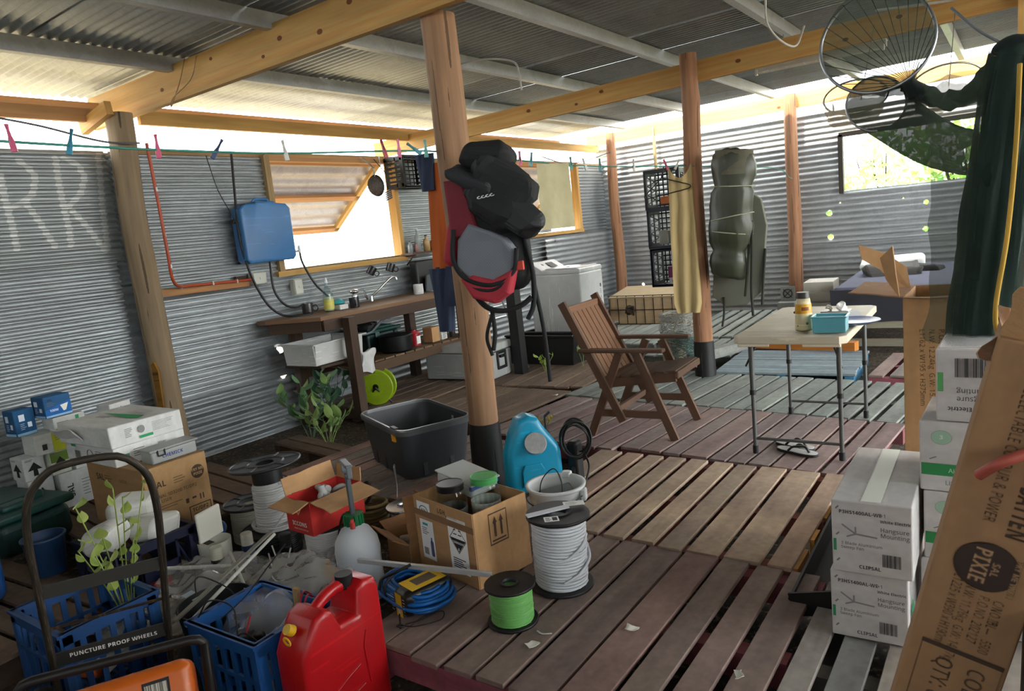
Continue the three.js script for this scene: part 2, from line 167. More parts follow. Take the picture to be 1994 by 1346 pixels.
// windows
function hatchWindow(n, label, z0, z1, y0, y1, out, drop, sheets) { const o = struct('window_' + n, label, 'window'); const zc = (z0 + z1) / 2, L = z0 - z1;
  mesh('head', bx(.1, .06, L, WL - .02, y1 - .02, zc), M.pineRed, o); mesh('sill', bx(.11, .05, L + .12, WL, y0 - .02, zc), M.pine, o); for (const z of [z0, z1]) mesh('jamb', bx(.12, y1 - y0, .06, WL - .01, (y0 + y1) / 2, z), z === z1 ? M.pine : M.pineGrey, o);
  const top = [WL - .06, y1 - .01], bot = [WL - out, y1 - drop], ang = Math.atan2(drop, out), len = Math.hypot(out - .06, drop), X = [-(out - .06) / len, -drop / len]; const pt = (t, k = 0) => [top[0] + X[0] * len * t - X[1] * k * -1, top[1] + X[1] * len * t + (-X[0]) * k];
  const hz0 = z0 - .06, hz1 = z1 + .06, hl = hz0 - hz1; const ht = mesh('hatch_sheet', onBasis(sheet(hl, len, { pitch: .16, amp: .012, dent: .003 }), [...pt(0, .05), hz0], [0, 0, -1], [X[0], X[1], 0]), gal(0xd0c6c0, .5, .35), o);
  for (const t of [.03, .5, .97]) mesh('rail', beam([...pt(t), hz0], [...pt(t), hz1], .07, .04, [X[1], -X[0], 0]), M.pineRed, ht);
  for (const z of [hz0 - .03, hz1 + .03]) mesh('stile', beam([...pt(0), z], [...pt(1), z], .07, .04), z < zc ? M.pine : M.pineRed, ht);
  return o; }
hatchWindow(1, 'first hatch window, behind the blue water container', -4.4, -6.08, 1.34, 2.43, .95, .7);
hatchWindow(2, 'second hatch window, with the khaki cloth hung in front', -8.35, -10.25, 1.42, 2.46, .8, .75);
{ const o = struct('window_3', 'unglazed opening in the end wall with dark frame', 'window'), dm = wood(0x3a3430); mesh('frame_side', bx(.06, .8, .09, -2.06, 1.95, WB + .03), dm, o); mesh('frame_head', bx(2.0, .06, .09, -1.08, 2.35, WB + .03), dm, o); mesh('frame_side', bx(.06, .8, .09, -.12, 1.95, WB + .03), dm, o); }

// ground and the yard outside
{ const gp = (w, d) => { const g = new THREE.PlaneGeometry(w, d, 1, 1).rotateX(-Math.PI / 2), uv = g.attributes.uv; for (let i = 0; i < uv.count; i++) uv.setXY(i, uv.getX(i) * w, uv.getY(i) * d); return g; }; const o = mesh('floor', gp(12.6, 17.4), mat(0x8d8376, .95, { map: T.dirt })); o.position.set(0, -.17, -3.1); const yd = mesh('yard_ground', gp(160, 160), mat(0xc4bb9c, .95, { map: T.dirt })); yd.position.y = -.19; tag(yd, 'sunlit pale ground of the yard outside', 'ground', null, 'structure'); tag(o, 'bare earth floor under and around the pallets', 'ground', null, 'structure'); }

// ---------- pallets ----------
function pallet(label, cx, cz, w, d, edges, o = {}) { const { set = 'A', turn = 0, along = 'z', y = 0, ends = .012, seedK = 1 } = o; const p = thing('pallet', label, 'pallet', [cx, y, cz], turn * D2R, 'pallet flooring');
  const n = edges.length; for (let i = 0; i < n; i++) { const [a, b] = edges[i], c = (a + b) / 2, t = .02, e = ends * (rnd() - .5) * 2, L = (along === 'z' ? d : w) + e, m = PB[set][(i * 7 + seedK * 3 + (rnd() * 4 | 0)) % 4], h = -t / 2 - .003 + rnd(.006); const g = along === 'z' ? rb(b - a, t, L, .003, 0, 0, 0) : rb(L, t, b - a, .003, 0, 0, 0); const q = mesh('board', uvm(g, along, rnd(9)), m, p); q.position.set(along === 'z' ? c : e / 2, h, along === 'z' ? e / 2 : c); q.rotation.y = (rnd() - .5) * .006; }
  for (const f of [-.46, 0, .46]) mesh('bearer', along === 'z' ? bx(w, .1, .075, 0, -.072, f * d) : bx(.075, .1, d, f * w, -.072, 0), bearerM[set], p);
  for (const f of [-.42, .42, 0]) mesh('base_board', along === 'z' ? bx(.1, .018, d, f * w, -.131, 0) : bx(w, .018, .1, 0, -.131, f * d), bearerM[set], p);
  return p; }
const ed = (w, n, gap) => { const b = (w - gap * (n - 1)) / n, r = []; for (let i = 0; i < n; i++) { const x = -w / 2 + i * (b + gap); r.push([x, x + b]); } return r; };
const gaps = (c, x0, x1, gs, g = .02) => { const r = []; let a = x0; for (const q of gs) { const [x, w] = Array.isArray(q) ? q : [q, g]; r.push([a - c, x - w / 2 - c]); a = x + w / 2; } r.push([a - c, x1 - c]); return r; };
pallet('pallet with pinkish boards under the white cable drum', -1.38, -2.29, 1.5, 1.17, gaps(-1.38, -2.11, -.65, [[-1.97, .008], -1.83, [-1.685, .022], -1.543, -1.405, [-1.23, .016], -1.062, [-.92, .035], [-.78, .035]]), { set: 'A', seedK: 2 });
pallet('grey pallet beneath the stacked fan cartons', -.02, -2.27, 1.18, 1.15, gaps(-.02, -.615, .57, [[-.51, .04], [-.37, .04], [-.22, .035], [-.07, .04], [.08, .04], [.24, .04], [.4, .03]]), { set: 'G' });
pallet('grey pallet nearest the camera beneath the leaning carton', -.3, -1.1, 1.2, 1.1, ed(1.2, 8, .035), { set: 'G', seedK: 5 });
pallet('tan boarded pallet in the middle of the floor', -1.515, -3.465, 1.52, 1.17, [[-2.272, -2.118], [-2.078, -1.966], [-1.93, -1.827], [-1.791, -1.681], [-1.645, -1.539], [-1.498, -1.387], [-1.359, -1.25], [-1.22, -1.08], [-1.055, -.9], [-.865, -.765]].map(([a, b]) => [a + 1.515, b + 1.515]), { set: 'B', y: .008 });
{ const p = scene.children[scene.children.length - 1], om = mat(0xd39a45, .8, { map: T.pallet }); for (const [z, l] of [[-.42, .16], [-.1, .2], [.2, .12], [.46, .2]]) mesh('painted_block', bx(.02, .09, l, .757, -.06, z), om, p); }
pallet('plum tinted pallet under the folding table legs', -1.4, -4.66, 1.5, 1.1, gaps(0, -.75, .75, [-.6, -.44, -.31, -.12, 0, .12, .26, .4, [.53, .03], .63]), { set: 'C', turn: -5 });
pallet('plum tinted pallet under the slatted armchair', -2.75, -4.72, 1.17, 1.14, ed(1.17, 9, .02), { set: 'C', turn: -6, seedK: 4 });
pallet('grey-green pallet behind the folding table legs', -1.35, -5.79, 1.5, 1.12, gaps(0, -.75, .75, [-.58, [-.43, .025], -.29, [-.14, .025], [.04, .025], [.19, .03], [.33, .035], [.47, .04], [.61, .04]]), { set: 'D', turn: -6 });
pallet('dull pallet between armchair and dark stub post', -2.72, -5.92, 1.17, 1.15, ed(1.17, 8, .025), { set: 'D', turn: -6, seedK: 3 });
pallet('pale blue pallet with close boards under the far table', -1.76, -6.98, 1.2, 1.06, ed(1.06, 11, .006), { set: 'E', along: 'x', turn: 3, y: .015 });
pallet('pinkish pallet right beside the pale blue one', -.46, -6.98, 1.1, .98, ed(1.1, 7, .05), { set: 'A', turn: -4 });
pallet('grey pallet against the end wall below the swag', -2.92, -9.5, 1.35, 2.2, ed(1.35, 9, .05), { set: 'D', turn: 3 });
pallet('grey pallet in front of the timber crate box', -4.22, -8.6, 1.15, 1.5, ed(1.15, 8, .03), { set: 'D', turn: 4, seedK: 2 });
pallet('brown weathered pallet beside the washing machine', -3.98, -6.4, 1.12, 1.5, ed(1.15, 8, .012), { set: 'N', turn: 5 });
pallet('brown weathered pallet before the metal ice chest', -4.0, -5.0, 1.2, 1.15, ed(1.2, 8, .01), { set: 'N', turn: -3, y: -.005, seedK: 2 });
pallet('brown pallet under the grey storage tub', -3.55, -3.5, 1.25, 1.2, ed(1.25, 9, .014), { set: 'A', turn: -4, seedK: 7 });
pallet('grey pallet in the middle behind the red post', -2.95, -7.75, .95, 1.0, ed(.95, 7, .03), { set: 'D', turn: 2, seedK: 6, y: -.004 });
pallet('dark pallet beneath the sink bench', -5.2, -5.4, 1.1, 1.7, ed(1.1, 7, .02), { set: 'N', y: -.01 });
pallet('old brown pallet under the cable drums', -4.52, -2.3, 1.2, 1.15, ed(1.15, 8, .02), { set: 'N', along: 'x', turn: -6 });
pallet('old brown pallet in the near corner by the blue crates', -3.97, -.93, 1.2, 1.0, ed(1.0, 7, .03), { set: 'N', along: 'x', turn: 4, y: -.005 });
// ---------- builders for boxes, crates, drums ----------
function carton(name, label, [w, h, d], m, pos, turn = 0, group, o = {}) { const t = thing(name, label, o.cat ?? 'box', pos, turn, group); const g = rb(w, h, d, .006, 0, h / 2, 0); mesh('body', wob(g, o.dent ?? .004, 9, w * 7), m, t); if (o.tape) { mesh('tape', bx(w + .002, .0012, .048, 0, h + .0006, 0), mat(o.tape, .25, { transparent: false }), t); } return t; }
// open carton: four walls, floor and flaps [front, back, left, right] with angles from straight up
function openCarton(name, label, [w, h, d], m, inner, pos, turn, flaps, group) { const t = thing(name, label, 'box', pos, turn, group), k = .005; mesh('bottom', bx(w, k, d, 0, k / 2 + .001, 0), inner, t);
  mesh('wall', bx(w, h, k, 0, h / 2, d / 2), m, t); mesh('wall', bx(w, h, k, 0, h / 2, -d / 2), m, t); mesh('wall', bx(k, h, d - k, w / 2, h / 2, 0), m, t); mesh('wall', bx(k, h, d - k, -w / 2, h / 2, 0), m, t);
  const F = [[w, 'z', 1], [w, 'z', -1], [d, 'x', -1], [d, 'x', 1]]; flaps.forEach((f, i) => { if (!f) return; const [a, L] = f, [W, ax, s] = F[i]; const g = wob(put(new THREE.BoxGeometry(W - .01, L, k, 8, 6, 1), 0, L / 2, 0), .006, 11, i + w); uvm(g); const q = mesh('flap', g, inner, t); q.rotation.order = 'YXZ'; if (ax === 'z') { q.position.set(0, h, s * d / 2); q.rotation.x = s * a; } else { q.position.set(s * w / 2, h, 0); q.rotation.y = s * Math.PI / 2; q.rotation.x = a; } });
  return t; }
function crate(label, [w, h, d], m, pos, turn = 0, group, style = 0) { const t = thing('milk_crate', label, 'crate', pos, turn, group), k = .012, tp = .94;
  const bs = []; for (let i = -3; i <= 3; i++) { bs.push(bx(w * tp, .006, .014, 0, .006, i * d / 7.4)); bs.push(bx(.014, .006, d * tp, i * w / 7.4, .006, 0)); } mesh('base', bs, m, t);
  const side = (L) => { const a = [bx(L, .05, k, 0, h - .025, 0), bx(L + .012, .012, k + .016, 0, h - .006, 0), bx(L * tp, .035, k, 0, .018, 0), bx(.035, h, k, -L / 2 + .018, h / 2, 0), bx(.035, h, k, L / 2 - .018, h / 2, 0)];
    if (style === 0) { for (let i = -2; i <= 2; i++) a.push(bx(.022, h - .08, k * .8, i * L / 6.5, h / 2 - .005, 0)); a.push(bx(L, .016, k, 0, h * .58, 0)); }
    else if (style === 1) { const n = 4; for (let i = 0; i < n; i++) for (const s of [-1, 1]) a.push(rod([-L / 2 + (i + (s < 0 ? 0 : 1)) * L / n, .04, 0], [-L / 2 + (i + .5) * L / n + s * .0, h - .05, 0], .006, 6)); a.push(bx(L, .02, k, 0, h * .5, 0)); }
    else { a.push(bx(L * .5, .07, k, 0, h * .45, 0)); for (const s of [-1, 1]) { a.push(rod([s * L * .44, .05, 0], [s * L * .24, h - .06, 0], .007, 6)); a.push(bx(.014, h - .08, k, s * L * .24, h / 2, 0)); } } return a; };
  for (const s of [-1, 1]) { mesh('side', side(w).map((g) => g.translate(0, 0, s * (d / 2 - k / 2))), m, t); mesh('side', side(d - .02).map((g) => g.rotateY(Math.PI / 2).translate(s * (w / 2 - k / 2), 0, 0)), m, t); }
  return t; }
function coilGeo(r, r2, y0, y1, cr, wobble = .003, turns, layers = 1) { const n = turns ?? Math.round((y1 - y0) / (cr * 2)), pts = []; for (let i = 0; i <= n * 18; i++) { const a = i / 18 * Math.PI * 2, t = i / (n * 18), rr = r + (r2 - r) * t + wobble * PN.noise(i * .11, r * 30, 3); pts.push(v(rr * Math.cos(a), y0 + (y1 - y0) * t + wobble * .9 * PN.noise(3, i * .15, r * 9), rr * Math.sin(a))); } return new THREE.TubeGeometry(new THREE.CatmullRomCurve3(pts), n * 18, cr, 6); }
function spool(label, { R = .13, rc = .06, h = .3, ft = .012, cable, cr = .005, rw = .1, rw2, fl = M.black, spokes = 0, pos, turn = 0, tilt = 0, fill = [0, 1], group = 'cable drums' }) { const t = thing('cable_drum', label, 'cable drum', pos, turn, group); t.rotation.z = tilt;
  const flange = (y) => spokes ? [tor(R, .008, 0, y, 0, Math.PI / 2), tor(rc + .012, .01, 0, y, 0, Math.PI / 2), lathe([[rc * .6, y - .003], [R * .98, y - .002], [R * .98, y + .002], [rc * .6, y + .003]], 36), ...Array.from({ length: spokes }, (_, i) => rod([Math.cos(i * 6.283 / spokes) * rc, y + .003, Math.sin(i * 6.283 / spokes) * rc], [Math.cos(i * 6.283 / spokes) * R, y + .003, Math.sin(i * 6.283 / spokes) * R], .006, 6))] : [lathe([[rc * .62, y - ft / 2], [R - .004, y - ft / 2], [R, y - ft / 3], [R, y + ft / 3], [R - .004, y + ft / 2], [rc * .9, y + ft / 2], [rc * .9, y + ft / 2 + .004], [rc * .62, y + ft / 2 + .004], [rc * .62, y - ft / 2]], 44)];
  mesh('flange', flange(ft / 2), fl, t); mesh('flange', flange(h - ft / 2), spokes ? pls(0x2b2d30, .3) : fl, t); mesh('core', cy(rc * .95, rc * .95, h - ft, 0, h / 2, 0, 28, true), fl, t);
  const a = ft + (h - 2 * ft) * fill[0], b = ft + (h - 2 * ft) * fill[1]; const gs = [coilGeo(rw, rw2 ?? rw, a + cr, b - cr, cr), cy((rw2 ?? rw) - cr * .3, rw - cr * .3, b - a, 0, (a + b) / 2, 0, 28)]; mesh('cable', gs, cable, t); return t; }

// ---------- left foreground: boxes ----------
const green = '#2f9e62';
{ const b = carton('shipping_carton', 'brown battery-light carton under two white boxes', [.62, .42, .38], crd(0xa98458), [-4.19, .003, -2.04], 0, null, { tape: 0xb08a5c });
  print(b, .36, .36, (x, c) => { txt(x, c, '▞SAL', 4, 18, 13, '#3a2a1a', { bold: 1 }); lines(x, 44, 14, 24, 3, 4, 1.2, '#6b5236'); txt(x, c, 'SIGNAL SD3200 TC/DP2', 6, 36, 7, '#3a2a1a'); txt(x, c, 'DIFFUSER', 6, 44, 7, '#3a2a1a'); lines(x, 6, 52, 50, 2, 4, 1.2, '#6b5236'); x.fillStyle = '#3a2a1a'; x.beginPath(); x.ellipse(85, 17, 11, 11, 0, 0, 7); x.fill(); txt(x, c, 'TRY ME', 85, 13, 6, '#a98458', { align: 'center', bold: 1 }); txt(x, c, 'PIXIE', 85, 20, 6, '#a98458', { align: 'center', bold: 1 }); x.fillRect(58, 55, 5, 7); x.fillRect(69, 55, 7, 3); x.fillRect(82, 54, 2, 9); x.fillRect(87, 54, 2, 9); x.strokeStyle = '#3a2a1a'; x.lineWidth = 1.5; x.strokeRect(62, 70, 36, 28); txt(x, c, 'TC/DP2', 66, 77, 8, '#3a2a1a', { bold: 1 }); bars(x, 68, 83, 24, 14, '#3a2a1a', 16); }, [.3125, .2, 0], [0, Math.PI / 2, 0]);
  print(b, .5, .2, (x, c) => { txt(x, c, '▞SAL', 8, 30, 26, '#3a2a1a', { bold: 1 }); lines(x, 32, 22, 20, 3, 8, 2, '#6b5236'); txt(x, c, 'SL9726', 66, 30, 12, '#3a2a1a'); }, [-.02, .3, .1925]);
  const w2 = carton('white_carton', 'lower white box with green flashes on the brown carton', [.58, .11, .42], M.wcard, [-4.39, .425, -2.04], 0, 'white flat boxes');
  print(w2, .42, .09, (x, c) => { x.fillStyle = green; x.fillRect(4, 40, 16, 24); lines(x, 26, 24, 20, 4, 14, 4); txt(x, c, 'Wiser', 60, 30, 22, '#333'); }, [.2915, .055, 0], [0, Math.PI / 2, 0]);
  print(w2, .55, .1, (x, c) => { x.fillStyle = green; x.fillRect(12, 0, 10, 18); bars(x, 18, 40, 12, 45); x.strokeStyle = '#666'; x.lineWidth = 2; x.beginPath(); x.ellipse(52, 52, 6, 30, 0, 0, 7); x.stroke(); lines(x, 64, 25, 14, 5, 12, 4); }, [0, .055, .2115]);
  const w1 = thing('white_carton', 'upper white box with a torn open end and green stripe', 'box', [-4.38, .537, -2.03], .03, 'white flat boxes'); mesh('body', wob(rb(.57, .12, .44, .008, 0, .06, 0), .012, 5, 2), M.wcard, w1); mesh('flap', wob(new THREE.BoxGeometry(.24, .08, .005, 8, 4, 1).translate(-.02, .03, 0).rotateX(.5).translate(-.1, .04, .24), .02, 8, 3), M.wcard, w1);
  print(w1, .5, .34, (x, c) => { x.fillStyle = green; x.beginPath(); x.moveTo(8, 52); x.lineTo(85, 40); x.lineTo(92, 58); x.lineTo(72, 62); x.closePath(); x.fill(); lines(x, 20, 68, 26, 2, 5, 2); x.fillStyle = '#c9cac6'; x.beginPath(); x.ellipse(60, 22, 18, 9, 0, 0, 7); x.fill(); }, [.02, .1235, -.01], [-Math.PI / 2, 0, 0], { rough: .6 });
  print(w1, .4, .1, (x, c) => { x.fillStyle = green; x.fillRect(36, 76, 20, 16); lines(x, 16, 18, 12, 6, 9, 3); x.fillStyle = '#8a8a86'; x.beginPath(); x.ellipse(40, 40, 5, 22, 0, 0, 7); x.fill(); lines(x, 56, 18, 34, 7, 8, 2.4, '#aaa'); }, [.2915, .06, 0], [0, Math.PI / 2, 0]); }
{ const t = thing('parts_tub', 'clear lidded tub with blue lettering beside the white boxes', 'container', [-3.965, .426, -2.07], 0); mesh('tub', wob(rb(.12, .07, .27, .012, 0, .036, 0), .001), new THREE.MeshPhysicalMaterial({ color: 0xb9bcb8, roughness: .35, transmission: .45, thickness: 0 }), t); mesh('lid', rb(.135, .012, .29, .005, 0, .077, 0), pls(0xa9aaa6, .4), t); mesh('clip', [rod([.066, .078, .06], [.069, .045, .06], .004), rod([.069, .045, .06], [.069, .045, .1], .004), rod([.069, .045, .1], [.066, .078, .1], .004)], M.black, t); print(t, .2, .034, (x, c) => txt(x, c, 'CHEMICK', 2, 50, 80, '#27307e', { bold: 1 }), [.0615, .036, -.02], [0, Math.PI / 2, 0]); }
// small boxes in the corner stack
function smallBox(label, s, col, pos, turn, draws, grp = 'small light boxes') { const b = carton('small_box', label, s, crd(col), pos, turn, grp, { dent: .001 }); for (const [f, w, h, fn] of draws) { const P = { z: [[0, s[1] / 2, s[2] / 2 + .0012], [0, 0, 0]], x: [[s[0] / 2 + .0012, s[1] / 2, 0], [0, Math.PI / 2, 0]] }[f]; print(b, w, h, fn, ...P); } return b; }
const globe = (x, c) => { x.fillStyle = '#1d66ad'; x.beginPath(); x.moveTo(0, 100); x.lineTo(0, 62); x.lineTo(100, 30); x.lineTo(100, 100); x.fill(); x.fillStyle = '#9cc8ea'; x.fillRect(0, 90, 100, 10); txt(x, c, '▞SAL', 8, 16, 14, '#333', { bold: 1 }); lines(x, 8, 28, 40, 3, 7, 2); x.fillStyle = '#f3efe2'; x.beginPath(); x.moveTo(58, 50); x.lineTo(90, 44); x.lineTo(78, 78); x.lineTo(68, 80); x.fill(); txt(x, c, '100W', 16, 68, 16, '#eef', { bold: 1 }); };
const bluef = (x, c) => { x.fillStyle = '#9cc8ea'; x.fillRect(0, 90, 100, 10); x.fillStyle = '#e8f2fa'; x.fillRect(20, 18, 30, 26); x.fillRect(60, 52, 22, 20); lines(x, 22, 54, 30, 4, 7, 2, '#cfe2f2'); };
const arrow = (x, c) => { x.fillStyle = '#1c1f1c'; x.beginPath(); x.moveTo(50, 22); x.lineTo(86, 58); x.lineTo(62, 56); x.lineTo(64, 84); x.lineTo(40, 84); x.lineTo(42, 56); x.lineTo(16, 58); x.fill(); lines(x, 10, 8, 40, 2, 5, 2); };
const salv = (x, c) => { txt(x, c, '▞SAL', 26, 84, 24, '#222', { bold: 1, rot: -Math.PI / 2 }); lines(x, 60, 30, 28, 6, 9, 2); };
smallBox('blue and white lamp box topmost in the corner stack', [.15, .14, .17], 0x2b608f, [-5.2, .612, -2.0], .1, [['x', .165, .135, globe], ['z', .14, .13, bluef]]);
smallBox('blue lamp box standing behind the lamp box on the lime one', [.12, .17, .13], 0x235c88, [-5.28, .525, -1.83], .15, [['x', .12, .165, bluef], ['z', .11, .16, bluef]]);
smallBox('flat white box with green end under the topmost lamp box', [.15, .08, .2], 0xdedfd9, [-5.19, .528, -2.05], .05, [['x', .19, .07, (x) => { x.fillStyle = green; x.fillRect(70, 10, 12, 80); lines(x, 8, 40, 40, 2, 20, 5); }]]);
smallBox('lime green and white box in the corner stack', [.17, .13, .3], 0xe0e2da, [-5.2, .393, -1.97], .05, [['x', .29, .125, (x) => { x.fillStyle = '#b9c02a'; x.fillRect(34, 0, 66, 100); x.fillStyle = '#d8b23a'; x.fillRect(80, 40, 18, 50); x.fillStyle = '#333'; x.fillRect(12, 50, 10, 30); lines(x, 40, 20, 30, 3, 10, 3, '#6f7a16'); }]]);
smallBox('white box with a black arrow below the lime box', [.17, .15, .13], 0xdcdedb, [-5.24, .24, -1.81], .04, [['x', .125, .145, arrow], ['z', .16, .145, arrow]]);
smallBox('white and green box with dark print mid stack', [.17, .15, .12], 0xcfd6c4, [-5.2, .24, -1.95], .03, [['x', .115, .145, (x, c) => { x.fillStyle = '#64802c'; x.fillRect(0, 0, 100, 45); arrow(x, c); }]]);
smallBox('white box with sideways lettering at the stack edge', [.17, .15, .12], 0xe2e3e0, [-5.19, .24, -2.09], .03, [['x', .115, .145, salv]]);
smallBox('white box with black arrow at the foot of the stack', [.17, .235, .15], 0xd6d8d5, [-5.24, .002, -1.83], .02, [['x', .14, .225, arrow]]);
smallBox('dull white box at the foot of the stack', [.17, .235, .22], 0xc9ccc8, [-5.2, .002, -2.03], .02, [['x', .21, .225, salv]]);
smallBox('plain white box with a triangle mark behind the upper white box', [.13, .1, .16], 0xd9dad7, [-5.06, .53, -2.32], .2, [['x', .15, .09, (x) => { x.strokeStyle = '#333'; x.lineWidth = 4; x.beginPath(); x.moveTo(52, 30); x.lineTo(64, 70); x.lineTo(40, 70); x.closePath(); x.stroke(); }]]);
one('support_box', 'plain brown carton holding up the marked white box', 'box', rb(.18, .52, .2, .005, 0, .26, 0), M.cardD, null, [-5.08, .004, -2.33]);
// dark tubs in the corner
{ const t = thing('storage_tub', 'dark green moulded tub with lid behind the weeds', 'tub', [-4.86, -.003, -1.5], .2); mesh('body', wob(rb(.62, .2, .42, .05, 0, .1, 0), .006), pls(0x113a35, .45), t); mesh('lid', [rb(.66, .05, .46, .02, 0, .225, 0), rb(.5, .04, .16, .018, 0, .262, .05), rb(.16, .05, .3, .02, .1, .262, 0)], pls(0x16453e, .4), t); }
{ const t = thing('water_drum', 'blue plastic drum at the very edge beside the weeds', 'drum', [-4.1, -.003, -1.08], .15); mesh('body', rb(.26, .34, .2, .05, 0, .17, 0), pls(0x1d4f92, .45), t); mesh('handle', rb(.14, .03, .04, .014, 0, .36, 0), pls(0x1d4f92, .45), t); mesh('neck', cy(.03, .03, .05, .08, .36, 0), pls(0x163f78, .4), t); }
{ const t = thing('blue_bin', 'blue bin half hidden behind the weeds', 'bin', [-4.12, -.003, -1.42], .1); mesh('body', lathe([[.09, .001], [.11, .003], [.135, .26], [.145, .265], [.145, .28], [.13, .28], [.1, .01]], 28), pls(0x153a60, .5), t); t.scale.setScalar(.72); }
// navy crate with white packets
{ const c = crate('navy blue crate holding white wrapped packets', [.44, .32, .42], pls(0x161d3f, .45), [-3.75, -.155, -1.7], 0, 'plastic crates', 2);
  const pk = pls(0xe3e3da, .3); const pg = (s, r) => wob(rb(.2, .13, .2, .055), .03, 7, s); one('wrapped_packet', 'white plastic wrapped packet nearest in the navy crate', 'packet', wob(rb(.2, .15, .2, .06), .03, 7, 1), pk, 'white packets', [-3.72, .2, -1.56], [.2, .4, .3]); one('wrapped_packet', 'white plastic wrapped packet on top of the pile in the navy crate', 'packet', wob(rb(.24, .13, .17, .05), .025, 7, 4), pk, 'white packets', [-3.83, .27, -1.76], [.1, .9, -.15]); one('wrapped_packet', 'white plastic wrapped packet sunk at the rear of the navy crate', 'packet', wob(rb(.2, .12, .18, .05), .03, 7, 8), pk, 'white packets', [-3.64, .19, -1.76], [-.2, .2, .1]);
  one('dark_bottle', 'small dark bottle lying in the navy crate', 'bottle', lathe([[0, 0], [.03, 0], [.03, .12], [.012, .15], [.012, .17], [0, .17]], 16), M.dark, null, [-3.66, -.11, -1.62], [1.3, 0, .4]); one('red_packet', 'small red packet seen through the navy crate side', 'packet', rb(.08, .05, .1, .01), pls(0xc4342a, .5), null, [-3.62, -.1, -1.72]);
  const f = one('paper_sheet', 'cream paper packet standing behind the navy crate', 'packet', wob(rb(.02, .16, .16, .01, 0, .08, 0), .01), mat(0xe6e4d6, .7), null, [-3.5, .06, -1.97]); f.rotation.y = .2; }
// weeds
function leafGeo(l, w, bend = .3) { const g = new THREE.PlaneGeometry(w, l, 4, 6); const p = g.attributes.position; for (let i = 0; i < p.count; i++) { const t = p.getY(i) / l + .5, k = Math.sin(Math.PI * Math.min(1, t * .92 + .06)) ** .8; p.setXYZ(i, p.getX(i) * k, t * l, -bend * l * t * t + Math.abs(p.getX(i)) * .25); } g.computeVertexNormals(); return g; }
const leafM = (c) => new THREE.MeshPhysicalMaterial({ color: c, roughness: .9, transmission: .35, thickness: 0, side: THREE.DoubleSide });
function weed(name, label, pos, n, H, spread, ls, lw, cols, per = 4, topleaf = true) { const t = thing(name, label, 'plant', pos); const sm = leafM(cols[0]), lm = cols.map(leafM), lg = [leafGeo(ls, lw), leafGeo(ls * .8, lw * .9, .6)]; for (let i = 0; i < n; i++) { const a = i / n * 6.28 + rnd(), h = H * rnd(.6, 1), s = spread * rnd(.3, 1), x = Math.cos(a) * s, z = Math.sin(a) * s; const P = [v(x * .1, 0, z * .1), v(x * .35, h * .4, z * .35), v(x * .75, h * .78, z * .75), v(x, h, z)]; mesh('stem', tube(P, .0028, 10, false, 5), sm, t); const cv = new THREE.CatmullRomCurve3(P); for (let k = 0; k < per; k++) { const q = cv.getPoint(1 - k / per * .75), l = mesh('leaf', lg[k % 2], lm[(i + k) % lm.length], t); l.position.copy(q); l.rotation.set(rnd(.7, 1.5), rnd(6.28), rnd(-.4, .4), 'YXZ'); l.scale.setScalar(rnd(.6, 1.15)); } } return t; }
weed('potted_weed', 'tall pale green weed growing through the blue crate', [-3.1, .0, -1.32], 8, .64, .18, .06, .055, [0xa3b553, 0x93a947, 0xb0bf66], 4);
// blue crate with oddments
{ const bl = pls(0x1d4f8a, .5); crate('blue milk crate behind the hand trolley frame', [.44, .35, .38], bl, [-3.12, -.155, -1.17], 0, 'plastic crates', 0);
  one('tool_grip', 'orange tool grip poking out of the blue crate', 'tool', lathe([[0, 0], [.02, 0], [.022, .06], [.018, .12], [0, .12]], 14), pls(0xd8682c, .5), null, [-2.95, -.05, -1.12], [0, .6, 1.45]); one('white_tray', 'small white tray lying in the blue crate', 'tray', [bx(.2, .006, .12, 0, 0, 0), bx(.2, .03, .005, 0, .015, .06), bx(.2, .03, .005, 0, .015, -.06), bx(.005, .03, .12, .1, .015, 0)], M.white, null, [-3.05, -.07, -1.17], [.2, .3, .2]); one('blue_bottle', 'blue bottle standing in the blue milk crate', 'bottle', lathe([[0, 0], [.04, 0], [.042, .16], [.02, .2], [.02, .23], [0, .23]], 20), pls(0x2c62a4, .4), null, [-3.0, -.135, -1.28]); }
